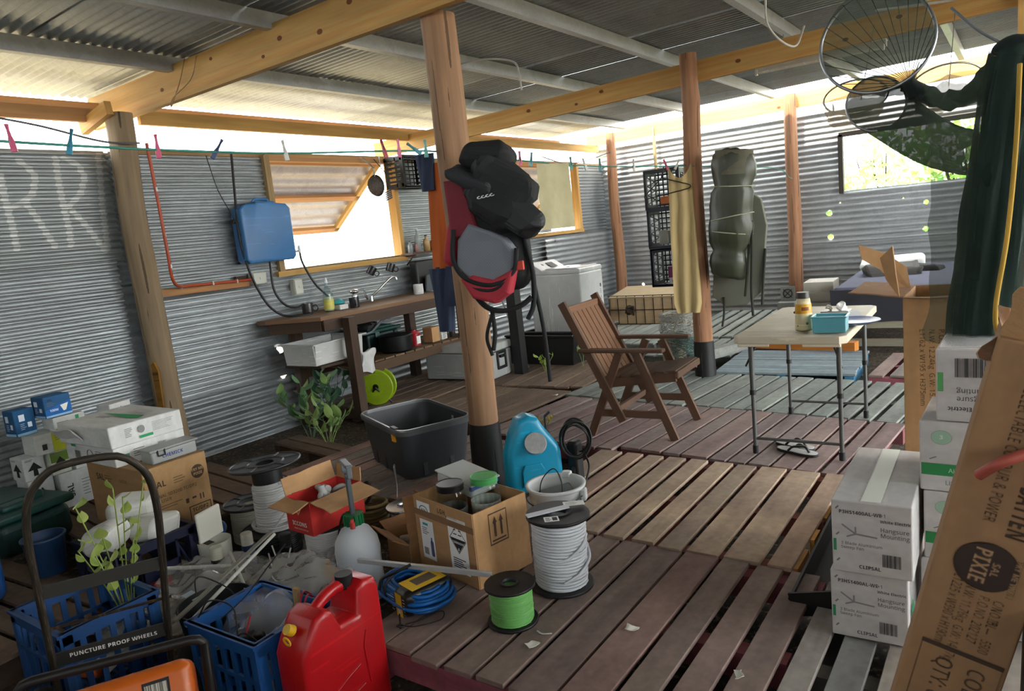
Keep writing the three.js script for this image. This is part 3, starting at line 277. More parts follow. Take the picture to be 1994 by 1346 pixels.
// hand trolley
{ const d = v(.497, 0, -.868), up = v(.26, .96, .06).normalize(), o = v(-2.79, -.165, -.9), W = .36; const P = (a, b, c = 0) => o.clone().addScaledVector(d, a * W).addScaledVector(up, b).addScaledVector(v(.87, 0, .5), c).toArray(); const tm = mat(0x6b655c, .6, { map: T.dirt, metalness: .5 });
  const t = thing('hand_trolley', 'grey tubular hand trolley frame with lettered crossbar', 'trolley'); const pts = [P(0, .0), P(0, .4), P(-.02, .88), P(.04, 1.04), P(.22, 1.12), P(.5, 1.135), P(.78, 1.12), P(.96, 1.04), P(1.02, .88), P(1, .4), P(1, 0)]; mesh('tube_frame', new THREE.TubeGeometry(new THREE.CatmullRomCurve3(pts.map((p) => v(...p)), false, 'catmullrom', .35), 80, .0125, 10), tm, t);
  mesh('crossbar', beam(P(0, .68), P(1, .68), .006, .045), mat(0x35342f, .6, { metalness: .4 }), t); mesh('cross_rod', beam(P(-.04, .53), P(1.06, .53), .008, .008), M.rust, t); const cb = mesh('crossbar', beam(P(0, .395), P(1, .395), .006, .05), mat(0x222220, .6), t);
  const q = print(t, .3, .04, (x, c) => txt(x, c, 'PUNCTURE PROOF WHEELS', 50, 52, 62, '#ecebe4', { bold: 1, align: 'center', wide: .86 }), P(.52, .397, .0045), [0, 0, 0]); q.quaternion.setFromRotationMatrix(new THREE.Matrix4().makeBasis(d, up, d.clone().cross(up)));
  mesh('toe_plate', beam(P(-.05, .02, .1), P(1.05, .02, .1), .22, .006), tm, t); const ax = rod(P(-.22, .1, -.06), P(1.22, .1, -.06), .01); mesh('axle', ax, tm, t); for (const a of [-.18, 1.18]) { const w = mesh('wheel', lathe([[.04, -.035], [.1, -.04], [.125, -.02], [.125, .02], [.1, .04], [.04, .035]], 28), pls(0x17181a, .8), t); w.position.set(...P(a, .1, -.06)); w.quaternion.setFromUnitVectors(v(0, 1, 0), d); mesh('hub', cy(.045, .045, .074, 0, 0, 0, 18), M.steel, w); } }
// orange machine cover in a dark tube frame
{ const d = v(.497, 0, -.868), n = v(.868, 0, .497), o = v(-2.47, -.165, -.7), L = .52; const P = (a, y, c = 0) => o.clone().addScaledVector(d, a * L).addScaledVector(n, c).add(v(0, y, 0)).toArray(); const t = thing('orange_machine', 'orange machine cover with barcode inside a dark tube frame', 'machine'); const fm = mat(0x2e2c2b, .45, { metalness: .6 });
  mesh('tube_frame', [tube([P(0, .0), P(0, .3), P(0, .44), P(.06, .465), P(.5, .455), P(.94, .445), P(1, .42), P(1, .3), P(1, 0)], .0165, 60, false, 10, .2), tube([P(0, .0, .3), P(0, .24, .3), P(.05, .27, .3), P(.95, .25, .3), P(1, .22, .3), P(1, 0, .3)], .0165, 50, false, 10, .2), rod(P(0, .43), P(0, .25, .3), .014), rod(P(1, .42), P(1, .23, .3), .014)], fm, t);
  const bw = L * .86, g = rb(bw, .28, .22, .035); const b = mesh('cover', g, pls(0xd9691c, .35), t); b.position.set(...P(.5, .3, .13)); const B = new THREE.Matrix4().makeBasis(d, v(0, 1, 0), d.clone().cross(v(0, 1, 0))); b.quaternion.setFromRotationMatrix(B); b.rotateX(-.5);
  const lb = (a, y, w, h, fn) => { const p = print(b, w, h, fn, [a, y, .1112], [0, 0, 0], { bg: '#1b1b1b' }); return p; }; lb(.12, .07, .075, .06, (x) => bars(x, 8, 15, 84, 78, '#d8d0c0', 20)); lb(.04, .06, .035, .05, (x) => { x.fillStyle = '#b8532a'; x.fillRect(8, 6, 84, 88); lines(x, 15, 14, 70, 7, 11, 3, '#2a1a12'); }); mesh('latch', rb(.12, .012, .012, .004, -.1, .1, .112), met(0xb9862f, .4, .7), b); }
// second blue crate with cables, plastic film and a stick
{ const bl = pls(0x2063ab, .45); crate('bright blue milk crate full of cables next to the red can', [.4, .35, .34], bl, [-2.33, -.155, -1.44], .02, 'plastic crates', 0);
  one('timber_stake', 'thin grey timber stake standing in the bright blue crate', 'stake', bx(.022, .42, .016, 0, .21, 0), M.pineGrey, null, [-2.19, -.13, -1.5], [0, .2, -.05]);
  one('tangled_lead', 'black and red leads tangled over the bright blue crate', 'lead', [tube([[-2.5, .2, -1.3], [-2.44, .27, -1.32], [-2.36, .24, -1.36], [-2.3, .14, -1.33], [-2.25, .12, -1.38]], .003, 40), tube([[-2.42, .19, -1.34], [-2.36, .26, -1.42], [-2.3, .36, -1.5], [-2.27, .42, -1.56]], .0025, 40), tube([[-2.3, .15, -1.3], [-2.25, .19, -1.32], [-2.22, .13, -1.36], [-2.28, .11, -1.4]], .004, 30)], M.black);
  one('red_lead', 'red twin lead looped in the bright blue crate', 'lead', [tube([[-2.32, .2, -1.4], [-2.28, .14, -1.34], [-2.22, .1, -1.32]], .004, 24), tube([[-2.16, .24, -1.56], [-2.13, .28, -1.5], [-2.1, .2, -1.44]], .004, 24), tube([[-2.14, .24, -1.55], [-2.11, .27, -1.5], [-2.08, .2, -1.44]], .004, 24)], pls(0xb81f33, .4)); one('plug_top', 'black plug lying on top of the bright blue crate', 'plug', [rb(.07, .05, .05, .012), rb(.04, .03, .03, .008, .05, 0, 0)], M.black, null, [-2.3, .13, -1.36], [.2, .5, .1]);
  one('white_bracket', 'white plastic bracket inside the bright blue crate', 'bracket', [rb(.02, .16, .07, .006), rb(.05, .05, .05, .015, 0, -.09, 0)], M.white, null, [-2.17, 0, -1.33], [0, .2, .1]); const fl = wob(new THREE.PlaneGeometry(.36, .3, 26, 22).rotateX(-1.2), .06, 9, 3); one('film_bag', 'crumpled clear film bag in the bright blue crate', 'bag', fl, new THREE.MeshPhysicalMaterial({ color: 0xeeeeea, roughness: .12, transparent: true, opacity: .32, clearcoat: 1, side: THREE.DoubleSide }), null, [-2.36, .13, -1.46]); }
// clear plastic sheet with white frame tubes
{ const g = new THREE.PlaneGeometry(1.05, .75, 60, 44).rotateX(-Math.PI / 2); const p = g.attributes.position; for (let i = 0; i < p.count; i++) { const x = p.getX(i), z = p.getZ(i), q = Math.abs(PN.noise(x * 4, 1, z * 4)) * .12 + Math.abs(PN.noise(x * 11, 4, z * 9)) * .05 + Math.abs(PN.noise(x * 27, 2, z * 23)) * .02; p.setY(i, q + .1 * Math.exp(-((x - .25) ** 2 + (z + .1) ** 2) / .05)); } g.computeVertexNormals(); one('plastic_sheet', 'crumpled clear plastic sheeting heaped behind the bright blue crate', 'sheeting', g, new THREE.MeshPhysicalMaterial({ color: 0xf2f2ee, roughness: .12, transparent: true, opacity: .34, clearcoat: 1, clearcoatRoughness: .08, side: THREE.DoubleSide }), null, [-2.93, -.04, -1.74], [0, .5, 0]);
  const wt = pls(0xd9d9cf, .5); [[[-3.38, .12, -1.5], [-2.86, .16, -1.68], .009, 'white plastic tube lying flat on the clear sheeting'], [[-2.98, .17, -1.75], [-2.62, .06, -1.6], .008, 'white plastic tube slanting down across the sheeting'], [[-2.6, .14, -1.3], [-2.84, .22, -1.9], .008, 'long white plastic tube pointing over the bright blue crate']].forEach(([a, b, r, l]) => one('frame_tube', l, 'tube', rod(a, b, r), wt, 'white frame tubes')); 
  one('flat_channel', 'grey plastic channel lying across the clear sheeting', 'channel', beam([-2.72, .12, -1.32], [-2.93, .2, -1.95], .02, .008), pls(0xa7a69a, .5)); one('paper_tag', 'small pale blue paper tag on the clear sheeting', 'tag', wob(new THREE.BoxGeometry(.09, .001, .05, 6, 1, 4), .008), mat(0xc9dbea, .8), null, [-2.9, .1, -1.5]); }
{ const t = thing('black_bucket', 'black bucket between the two blue crates', 'bucket', [-2.72, -.155, -1.5], 0); mesh('body', lathe([[.0, .002], [.12, 0], [.15, .26], [.155, .27], [.145, .27], [.115, .01], [0, .01]], 32), M.black, t); mesh('bail', tube([[-.15, .26, 0], [-.13, .34, 0], [0, .38, .02], [.13, .34, 0], [.15, .26, 0]], .003, 30), M.dark, t); }
// red jerry can
{ const t = thing('jerry_can', 'large red fuel can with yellow cap in front', 'fuel can', [-2.0, -.165, -1.5], 0); t.scale.setScalar(.9); const red = pls(0xd41820, .32); const L = .36, W = .18, H = .47; // profile in (z, y), extruded along x
  const prof = []; const pr = [[-L / 2, .02], [-L / 2 + .02, 0], [L / 2 - .02, 0], [L / 2, .02], [L / 2, .36], [L / 2 - .02, .4], [L / 2 - .07, .475], [L / 2 - .1, .485], [L / 2 - .12, .475], [L / 2 - .15, .405], [L / 2 - .16, .395], [-L / 2 + .1, .395], [-L / 2 + .085, .41], [-L / 2 + .07, .5], [-L / 2 + .05, .515], [-L / 2 + .01, .505], [-L / 2, .48]]; const body = ext(pr.map(([a, b]) => [-a, b]), W - .05, .024, 0, 0, 0, 0, Math.PI / 2); body.computeVertexNormals(); mesh('body', toCreasedNormals(clean(body), .7), red, t);
  const hd = new THREE.TubeGeometry(new THREE.CatmullRomCurve3([v(0, .455, .09), v(0, .5, .04), v(0, .525, -.04), v(0, .515, -.13)]), 20, .024, 12); mesh('handle', hd, red, t); for (const s of [1]) { const rg = [tube([[.0905, .34, -.1], [.0905, .28, -.08], [.0905, .2, -.085], [.0905, .12, -.09]], .004, 16, false, 6, .1), tube([[.0905, .1, .1], [.0905, .17, .09], [.0905, .2, .02], [.0905, .22, -.05]], .004, 16, false, 6, .1), tube([[.0905, .04, .07], [.0905, .1, .06], [.0905, .13, -.06]], .004, 16, false, 6, .1), rod([.0905, .15, .12], [.0905, .12, .13], .004)]; rg.forEach((g) => mesh('rib', g, red, t)); }
  const yc = mesh('cap', cy(.02, .022, .03, 0, .468, .182, 12, false, .9), pls(0xf2c21d, .4), t); mesh('tether', tor(.017, .004, 0, -.0, 0, .2), pls(0xf2c21d, .4), yc).position.set(0, .43, .2); mesh('filler_cap', [cy(.036, .036, .045, 0, .54, -.1, 16), cy(.03, .03, .02, 0, .515, -.1)], M.black, t); }
// ---------- middle foreground ----------
const wc = pls(0xe9e9e6, .45), cream = pls(0xd9d7c6, .5);
spool('tall drum with a clear top disc and loose white cable', { R: .19, rc: .085, h: .38, cable: wc, cr: .007, rw: .1, rw2: .088, spokes: 6, fill: [0, .72], pos: [-3.4, .0, -2.3], tilt: .05 });
one('loose_cable', 'loose white cable hoop slumped round the tall drum', 'cable', [coilGeo(.125, .13, .02, .05, .006, .012, 3), tube([[.1, .05, .08], [.13, .12, .02], [.1, .2, -.05], [.06, .28, -.08]], .006, 30)], wc, null, [-3.4, .0, -2.3]);
spool('black drum lying under the tall cable drum', { R: .155, rc: .07, h: .15, cable: M.black, cr: .006, rw: .12, pos: [-3.4, -.155, -2.3] });
spool('drum of cream cable with spoked top beside the brown carton', { R: .15, rc: .06, h: .24, cable: cream, cr: .005, rw: .115, spokes: 6, pos: [-3.72, -.155, -2.36] });
spool('drum of white cable under the red cardboard box', { R: .125, rc: .06, h: .3, cable: wc, cr: .005, rw: .105, pos: [-2.87, -.155, -2.22] });
one('loose_cable', 'looped ends of white cable beside the drum under the red box', 'cable', [tube([[-3.1, .05, -2.05], [-3.02, .0, -2.02], [-2.98, -.06, -2.06], [-3.0, -.12, -2.1]], .004, 30), tube([[-3.14, .0, -2.05], [-3.04, -.04, -2.0], [-2.97, -.02, -2.02], [-2.96, .06, -2.06]], .004, 30), tube([[-3.1, -.04, -2.0], [-3.0, -.09, -1.98], [-2.93, -.06, -2.02]], .004, 30)], wc);
{ const red = crd(0xcf2f2b), b = openCarton('red_box', 'open red cardboard box of grey fittings', [.2, .17, .32], red, M.card, [-2.86, .15, -2.23], -.05, [[1.75, .1], [.2, .07], [.25, .09], [1.75, .15]]);
  print(b, .19, .14, (x, c) => { txt(x, c, 'ICCONS', 50, 70, 22, '#f4efe6', { bold: 1, align: 'center' }); txt(x, c, 'www.iccons.com.au', 54, 88, 9, '#f4efe6', { align: 'center' }); x.strokeStyle = '#d8b48a'; x.lineWidth = 4; x.beginPath(); x.moveTo(30, 0); x.lineTo(50, 34); x.lineTo(70, 0); x.stroke(); x.fillStyle = '#e8dccb'; x.beginPath(); x.moveTo(36, 0); x.lineTo(50, 22); x.lineTo(64, 0); x.fill(); }, [0, .075, .1636]); 
  const gm = pls(0xaeb0ac, .5); const fit = (s) => [tor(.028, .014, 0, 0, 0), cy(.02, .02, .06, .03, 0, 0, 16, false, 0, 0, 1.57)]; [[-2.9, .31, -2.26, 'uppermost'], [-2.82, .29, -2.2, 'in the near corner'], [-2.86, .28, -2.33, 'at the rear']].forEach(([x, y, z, w], i) => one('pipe_fitting', 'grey plastic pipe fitting ' + w + ' of the red box', 'fitting', fit(i), gm, 'grey fittings', [x, y, z], [1.2, i * 2, .3])); one('fitting_bag', 'clear bag of fittings filling the red box', 'bag', wob(rb(.17, .1, .27, .04), .02, 12), pls(0x9d9d95, .5), null, [-2.86, .22, -2.23]); }
{ const t = thing('pressure_sprayer', 'translucent pump sprayer with green collar and grey plunger', 'sprayer', [-2.57, -.155, -2.15], -.5); mesh('bottle', lathe([[0, 0], [.1, 0], [.108, .01], [.105, .2], [.108, .24], [.1, .29], [.07, .34], [.04, .36], [.04, .375], [0, .375]], 40), new THREE.MeshPhysicalMaterial({ color: 0xeef3f6, roughness: .5, transmission: .45, thickness: 0, side: THREE.DoubleSide }), t); mesh('liquid', lathe([[0, .006], [.098, .006], [.1, .02], [.1, .2], [0, .2]], 32), pls(0xb4d2ea, .5), t);
  mesh('collar', [cy(.044, .046, .05, 0, .395, 0, 20), ...Array.from({ length: 14 }, (_, i) => bx(.008, .05, .008, Math.cos(i * .449) * .045, .395, Math.sin(i * .449) * .045, 0, -i * .449))], pls(0x0f7a45, .4), t); mesh('plunger', [bx(.024, .2, .014, 0, .52, 0), bx(.014, .2, .024, 0, .52, 0)], pls(0x596064, .5), t); mesh('handle', [rb(.13, .016, .034, .006, 0, .665, 0), rb(.11, .012, .024, .004, 0, .61, 0), rb(.012, .06, .024, .004, -.058, .637, 0), rb(.012, .06, .024, .004, .058, .637, 0)], pls(0x70787b, .4), t); mesh('relief_valve', [cy(.012, .012, .03, .06, .385, .02), cy(.008, .008, .02, .06, .405, .02)], pls(0xd2473f, .5), t); mesh('hose', tube([[-.05, .36, 0], [-.12, .38, .02], [-.15, .28, .05], [-.14, .14, .08], [-.1, .05, .12]], .006, 40), M.black, t); mesh('wand', [tube([[-.1, .05, .12], [.02, .04, .17], [.16, .06, .16]], .008, 20)], M.black, t); const sp = (x, c) => { x.save(); txt(x, c, 'pressure', 62, 96, 10, '#1e2a33', { bold: 1, rot: -Math.PI / 2 }); txt(x, c, 'sprayer', 82, 96, 12, '#1e2a33', { bold: 1, rot: -Math.PI / 2 }); x.restore(); lines(x, 10, 62, 44, 6, 6, 2.2, '#28333c'); x.strokeStyle = '#456'; x.lineWidth = 1; x.strokeRect(0, 24, 22, 34); };
  const k = document.createElement('canvas'); k.width = 400; k.height = 300; const x2 = k.getContext('2d'); x2.scale(4, 3); sp(x2, k); const tx = new THREE.CanvasTexture(k); tx.colorSpace = THREE.SRGBColorSpace; mesh('print', new THREE.CylinderGeometry(.1085, .1085, .2, 24, 1, true, .52, 1.7).translate(0, .12, 0), new THREE.MeshStandardMaterial({ map: tx, transparent: true, roughness: .6 }), t); mesh('nozzle_cap', [cy(.035, .038, .022, -.02, .16, .14, 20), cy(.012, .016, .05, -.04, .185, .14)], pls(0xe7b01e, .4), t); }
// spray cans
function can(label, pos, col, cap, dark = true) { const t = thing('spray_can', label, 'spray can', pos, rnd(6), 'spray cans'); mesh('can', lathe([[0, 0], [.032, 0], [.033, .004], [.033, .15], [.028, .165], [0, .165]], 24), pls(col, .35), t); mesh('cap', lathe([[.031, .155], [.031, .215], [.027, .22], [0, .22]], 24), pls(cap, .5), t); mesh('label_band', cy(.0334, .0334, .05, 0, .09, 0, 24, true), dark ? pls(0x8d8d8a, .4) : pls(0x4f6f9c, .4), t); return t; }
can('spray can with cream cap and black label by the navy crate', [-3.36, -.155, -1.9], 0x191a1c, 0xdedbc4); can('spray can with cream cap and blue body by the brown carton', [-3.36, -.155, -2.08], 0x1d3a66, 0xe3e0cd, false); can('spray can with dark label under the tall cable drum', [-3.14, -.155, -2.16], 0x17181a, 0x222222);
{ const t = thing('white_tub', 'round white paper tub behind the spray can', 'tub', [-3.5, -.155, -1.98]); mesh('body', wob(lathe([[0, .002], [.075, 0], [.085, .2], [.08, .2], [.07, .01], [0, .01]], 30), .004), mat(0xdfddcf, .7), t); mesh('dark_patch', bx(.05, .002, .04, .01, .201, .04), M.dark, t); } one('plastic_disc', 'round blue plastic disc behind the white tub', 'disc', lathe([[0, .01], [.06, .012], [.07, .002], [.07, -.01]], 26), pls(0x1d5da3, .4), null, [-3.63, .04, -2.06], [.5, 0, -.2]);
// blue extension lead
{ const t = thing('extension_lead', 'coil of bright blue lead in a yellow and black card sleeve', 'extension lead', [-2.08, .055, -2.02], -.25); const bl = pls(0x1777cf, .35), g = []; for (let k = 0; k < 16; k++) { const a = k * 2.4, rr = .04 * Math.sqrt((k + .5) / 16), dx = Math.cos(a) * rr, dy = Math.sin(a) * rr, P = []; for (let i = 0; i < 24; i++) { const q = i / 24 * 6.283, c = Math.cos(q), s = Math.sin(q); P.push(v(Math.sign(c) * Math.abs(c) ** .7 * (.15 + dx) + .004 * PN.noise(i, k, 1), dy + .006 * PN.noise(k, i * .4, 3), Math.sign(s) * Math.abs(s) ** .8 * (.09 + dx))); } g.push(new THREE.TubeGeometry(new THREE.CatmullRomCurve3(P, true), 60, .0085, 6, true)); } mesh('coil', g, bl, t); const sl = mesh('sleeve', [rb(.12, .115, .25, .04, .06, 0, 0)], pls(0x1b1b1b, .35), t); print(sl, .118, .1, (x, c) => { x.fillStyle = '#f0c22a'; x.fillRect(34, 0, 40, 100); lines(x, 6, 14, 22, 6, 13, 4, '#ddd'); lines(x, 80, 14, 16, 6, 13, 4, '#ddd'); x.fillStyle = '#e9e9ea'; x.fillRect(44, 50, 16, 36); }, [.06, .0, .1262]); print(sl, .118, .17, (x) => { x.fillStyle = '#f0c22a'; x.fillRect(4, 0, 92, 100); x.fillStyle = '#6a5a46'; x.fillRect(20, 16, 50, 60); }, [.06, .0585, 0], [-Math.PI / 2, 0, 0]); mesh('strap', tube([[-.06, .06, -.06], [-.07, .07, .03], [-.06, .04, .11], [-.03, -.02, .125], [-.08, -.045, .15], [-.15, -.05, .16]], .006, 40), M.black, t); mesh('strap', tube([[-.02, .1, .0], [-.05, .08, .06], [-.1, .05, .1], [-.08, .02, .13]], .007, 30), M.black, t); }
one('conduit_stick', 'square white plastic trunking across the corrosive carton', 'trunking', beam([-2.42, .115, -2.02], [-1.73, .15, -2.1], .018, .018), pls(0xcfd2d0, .4));
{ const b = openCarton('fittings_box', 'open brown box spilling white pipe bends', [.26, .2, .24], M.card, M.card, [-2.5, -.155, -2.5], -.35, [[1.0, .1], [-.35, .18], [1.4, .1], [-.1, .24]]); const wm = pls(0xd7d8d4, .4); [[-2.52, .02, -2.46, .3, 'lying on top'], [-2.56, -.02, -2.52, 1.6, 'tucked at the side'], [-2.45, 0, -2.5, 2.6, 'under the flap']].forEach(([x, y, z, a, w], i) => one('pipe_bend', 'white plastic pipe bend ' + w + ' in the fittings box', 'pipe', tube([[-.06, 0, 0], [0, 0, 0], [.04, 0, .02], [.05, 0, .08]], .017, 20, false, 10), wm, 'white pipe bends', [x, y, z], [.2, a, .1])); one('pipe_bag', 'bag of white clips filling the fittings box', 'bag', wob(rb(.2, .12, .18, .05), .02, 12), pls(0xb9bab4, .5), null, [-2.5, -.08, -2.5]); }
// corrosive carton with jars
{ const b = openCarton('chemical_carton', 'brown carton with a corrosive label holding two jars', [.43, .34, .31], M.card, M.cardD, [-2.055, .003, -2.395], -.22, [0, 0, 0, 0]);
  print(b, .13, .25, (x, c) => { x.fillStyle = '#f2f2ee'; x.fillRect(0, 0, 100, 100); x.save(); x.strokeStyle = '#222'; x.lineWidth = 1.5; const d = (s) => { x.beginPath(); x.moveTo(50, 38 - 26 * s); x.lineTo(50 + 44 * s, 38); x.lineTo(50, 38 + 26 * s); x.lineTo(50 - 44 * s, 38); x.closePath(); }; d(1); x.stroke(); x.fillStyle = '#1b1b1b'; d(.93); x.fill(); x.fillStyle = '#f2f2ee'; x.beginPath(); x.moveTo(50, 14); x.lineTo(90, 37); x.lineTo(10, 37); x.fill(); x.restore(); x.fillStyle = '#333'; x.fillRect(28, 28, 18, 2); x.fillRect(54, 28, 18, 2); x.fillRect(30, 20, 12, 2); x.fillRect(58, 20, 12, 2); txt(x, c, 'CORROSIVE', 50, 44, 6, '#f2f2ee', { bold: 1, align: 'center' }); txt(x, c, '8', 50, 56, 7, '#fff', { bold: 1, align: 'center' }); lines(x, 14, 74, 76, 5, 4, 1.8, '#333'); }, [.1, .17, .1585]);
  print(b, .1, .19, (x, c) => { x.fillStyle = '#ebebea'; x.fillRect(0, 0, 100, 100); x.fillStyle = '#2aa0a6'; x.fillRect(20, 8, 40, 6); lines(x, 12, 20, 50, 4, 5, 2); bars(x, 12, 72, 34, 18); x.fillStyle = '#4b4a77'; x.beginPath(); x.roundRect(66, 50, 24, 40, 6); x.fill(); x.fillRect(72, 42, 10, 10); }, [-.13, .14, .1585]); print(b, .1, .07, (x, c) => { x.fillStyle = '#eee'; x.fillRect(0, 0, 100, 100); x.strokeStyle = '#445'; x.lineWidth = 5; x.beginPath(); x.ellipse(50, 52, 30, 26, 0, 0, 7); x.stroke(); txt(x, c, 'NAA', 50, 54, 26, '#334', { bold: 1, align: 'center' }); }, [-.14, .285, .1585]); print(b, .2, .05, (x, c) => { txt(x, c, 'LGH', 4, 40, 60, '#4a3420', { bold: 1 }); lines(x, 34, 60, 40, 1, 4, 14, '#6b5236'); }, [.06, .3, .1585]); mesh('strip', bx(.435, .03, .002, 0, .265, .1582), crd(0x8a6848), b);
  print(b, .11, .15, (x) => { x.strokeStyle = x.fillStyle = '#4a3420'; x.lineWidth = 4; x.strokeRect(4, 4, 92, 92); for (const q of [34, 66]) { x.beginPath(); x.moveTo(q, 14); x.lineTo(q + 11, 34); x.lineTo(q - 11, 34); x.fill(); x.fillRect(q - 5, 32, 10, 44); } x.fillRect(14, 84, 72, 5); }, [.2185, .24, .02], [0, Math.PI / 2, 0]);
  const jar = (label, p, cap, ribs) => { const t = thing('storage_jar', label, 'jar', p, .3, 'plastic jars'); mesh('jar', lathe([[0, .003], [.06, 0], [.068, .01], [.068, .15], [.058, .17], [.058, .185]], 36), clear(0xf0f4f2, { roughness: .06 }), t); mesh('lid', [cy(.062, .062, .03, 0, .195, 0, 36), tor(.06, .004, 0, .208, 0, 1.57)], pls(cap, .35), t); mesh('sticker', cy(.0688, .0688, .06, 0, .07, 0, 16, true, 0, .4, 0), pls(ribs, .5), t); return t; };
  jar('clear jar with black screw lid in the corrosive carton', [-2.1, .2, -2.33], 0x151516, 0x6a6a68); jar('clear jar with bright green lid in the corrosive carton', [-1.99, .21, -2.44], 0x55b565, 0xd8dcd6); one('jar_packing', 'crumpled packing filling the corrosive carton below the jars', 'packing', wob(rb(.4, .18, .28, .03), .015, 9), crd(0x8f8a80), null, [-2.055, .1, -2.395], [0, -.22, 0]);
  const q = thing('lidded_box', 'clear plastic box with blue edge propped behind the jars', 'container', [-2.14, .36, -2.5], -.2); q.rotation.z = -.12; mesh('tray', rb(.26, .06, .17, .02), new THREE.MeshPhysicalMaterial({ color: 0xcfd3cf, roughness: .3, transmission: .5, thickness: 0 }), q); mesh('lid', rb(.27, .01, .18, .005, 0, .034, 0), new THREE.MeshPhysicalMaterial({ color: 0xd6d9d4, roughness: .25, transmission: .4, thickness: 0 }), q); mesh('blue_edge', rb(.02, .03, .17, .006, .12, .02, 0), pls(0x3f5f9e, .4), q); }
// bucket
{ const t = thing('white_bucket', 'white plastic bucket with wire handle behind the cable drum', 'bucket', [-1.8, .01, -2.74], .3); mesh('body', lathe([[0, .003], [.105, 0], [.11, .01], [.132, .27], [.142, .275], [.145, .29], [.13, .29], [.127, .27], [.104, .016], [0, .014]], 44), pls(0xe6e8e6, .35), t); mesh('spout', rb(.05, .03, .05, .012, .02, .285, -.14), pls(0xe6e8e6, .35), t); mesh('lug', rb(.03, .06, .04, .01, .14, .25, .03), pls(0xe6e8e6, .35), t); mesh('bail', tube([[.146, .25, .03], [.1, .24, .12], [0, .225, .165], [-.1, .235, .12], [-.146, .25, .03]], .003, 40), M.dark, t); one('bucket_rag', 'grey rag lying inside the white bucket', 'rag', wob(rb(.17, .04, .12, .02), .03, 14), fab(0x7d8586), null, [-1.79, .25, -2.72], [.1, .5, .1]); one('bucket_wire', 'thin black wire arching out of the white bucket', 'wire', tube([[-1.86, .22, -2.68], [-1.85, .32, -2.7], [-1.79, .38, -2.72], [-1.74, .33, -2.7], [-1.73, .26, -2.68]], .003, 30), M.black); }
// white cable drum, green wire drum
{ const t = spool('big drum of white twin cable on black flanges', { R: .135, rc: .06, h: .32, ft: .014, cable: pls(0xe2e5ea, .4), cr: .0065, rw: .108, rw2: .112, pos: [-1.585, .002, -2.39], turn: .4, tilt: -.03 }); mesh('stray_turn', tube([[-.05, .14, .1], [.04, .16, .112], [.1, .2, .07], [.115, .23, 0]], .0065, 30), pls(0xe2e5ea, .4), t); mesh('stray_turn', tube([[.03, .06, .115], [.09, .09, .085], [.125, .13, .02], [.11, .17, -.04]], .0065, 30), pls(0xe2e5ea, .4), t); mesh('cable_end', beam([-.12, .327, .06], [.04, .332, -.04], .03, .006), pls(0xe2e5ea, .4), t); print(t, .06, .05, (x, c) => { x.fillStyle = '#e9e9e6'; x.fillRect(0, 0, 100, 100); lines(x, 10, 20, 40, 4, 18, 8, '#333'); x.fillStyle = '#333'; x.fillRect(56, 16, 34, 66); }, [-.01, .3335, .1], [-Math.PI / 2, 0, .3], { name: 'sticker' }); print(t, .09, .05, (x) => { x.fillStyle = '#e4e4e0'; x.fillRect(0, 0, 100, 100); lines(x, 10, 20, 70, 3, 24, 8); }, [.06, .3335, -.07], [-Math.PI / 2, 0, .3], { name: 'sticker' }); }
spool('small drum of light green wire', { R: .1, rc: .045, h: .16, ft: .012, cable: pls(0x7cc56a, .4), cr: .003, rw: .082, pos: [-1.61, .002, -2.06] });
one('wire_offcut', 'short white wire offcut on the boards near the green drum', 'wire', tube([[-1.48, .006, -2.03], [-1.45, .008, -2.02], [-1.42, .006, -2.04]], .003, 12), wc); one('cable_tie', 'thin black cord tangle on the pinkish boards', 'cord', [tube([[-1.99, .008, -1.83], [-1.93, .01, -1.85], [-1.87, .012, -1.93], [-1.9, .02, -1.97], [-1.94, .012, -1.9], [-1.98, .01, -1.84]], .0025, 50), tube([[-2.03, .03, -1.86], [-2.0, .015, -1.83], [-1.98, .01, -1.81]], .004, 12), tor(.012, .004, -1.99, .012, -1.82, 1.2)], M.black);
// aqua drum and hose
{ const t = thing('aqua_jug', 'turquoise plastic jug with grey screw cap and carry handle', 'jug', [-2.3, .01, -3.28], .35); t.scale.setScalar(.88); const am = pls(0x16a5cf, .35); const g = ext([[-.14, 0], [.14, 0], [.145, .02], [.145, .2], [.135, .24], [.04, .38], [.02, .42], [-.02, .435], [-.06, .42], [-.1, .34], [-.14, .22], [-.145, .02]], .1, .04, 0, .04, 0, 0, .5, 0, [[[-.04, .365], [-.01, .38], [.005, .36], [-.02, .31], [-.06, .29]]]); mesh('body', toCreasedNormals(clean(g), .8), am, t); const cp = mesh('cap', [cy(.068, .072, .035, 0, 0, 0, 32)], pls(0xb9bab8, .5), t); cp.position.set(.06, .345, .1); cp.rotation.set(1.15, 0, -.2); mesh('panel', ext([[-.07, .03], [.07, .03], [.07, .13], [.05, .17], [-.05, .17], [-.07, .13]], .004, .004, .03, .03, .097, 0, .5), am, t); mesh('tap_pipe', [rod([.1, .36, -.05], [.1, .48, -.05], .007), rod([.1, .48, -.05], [.135, .51, -.05], .009), rb(.04, .05, .04, .01, .1, .36, -.05)], M.dark, t); }
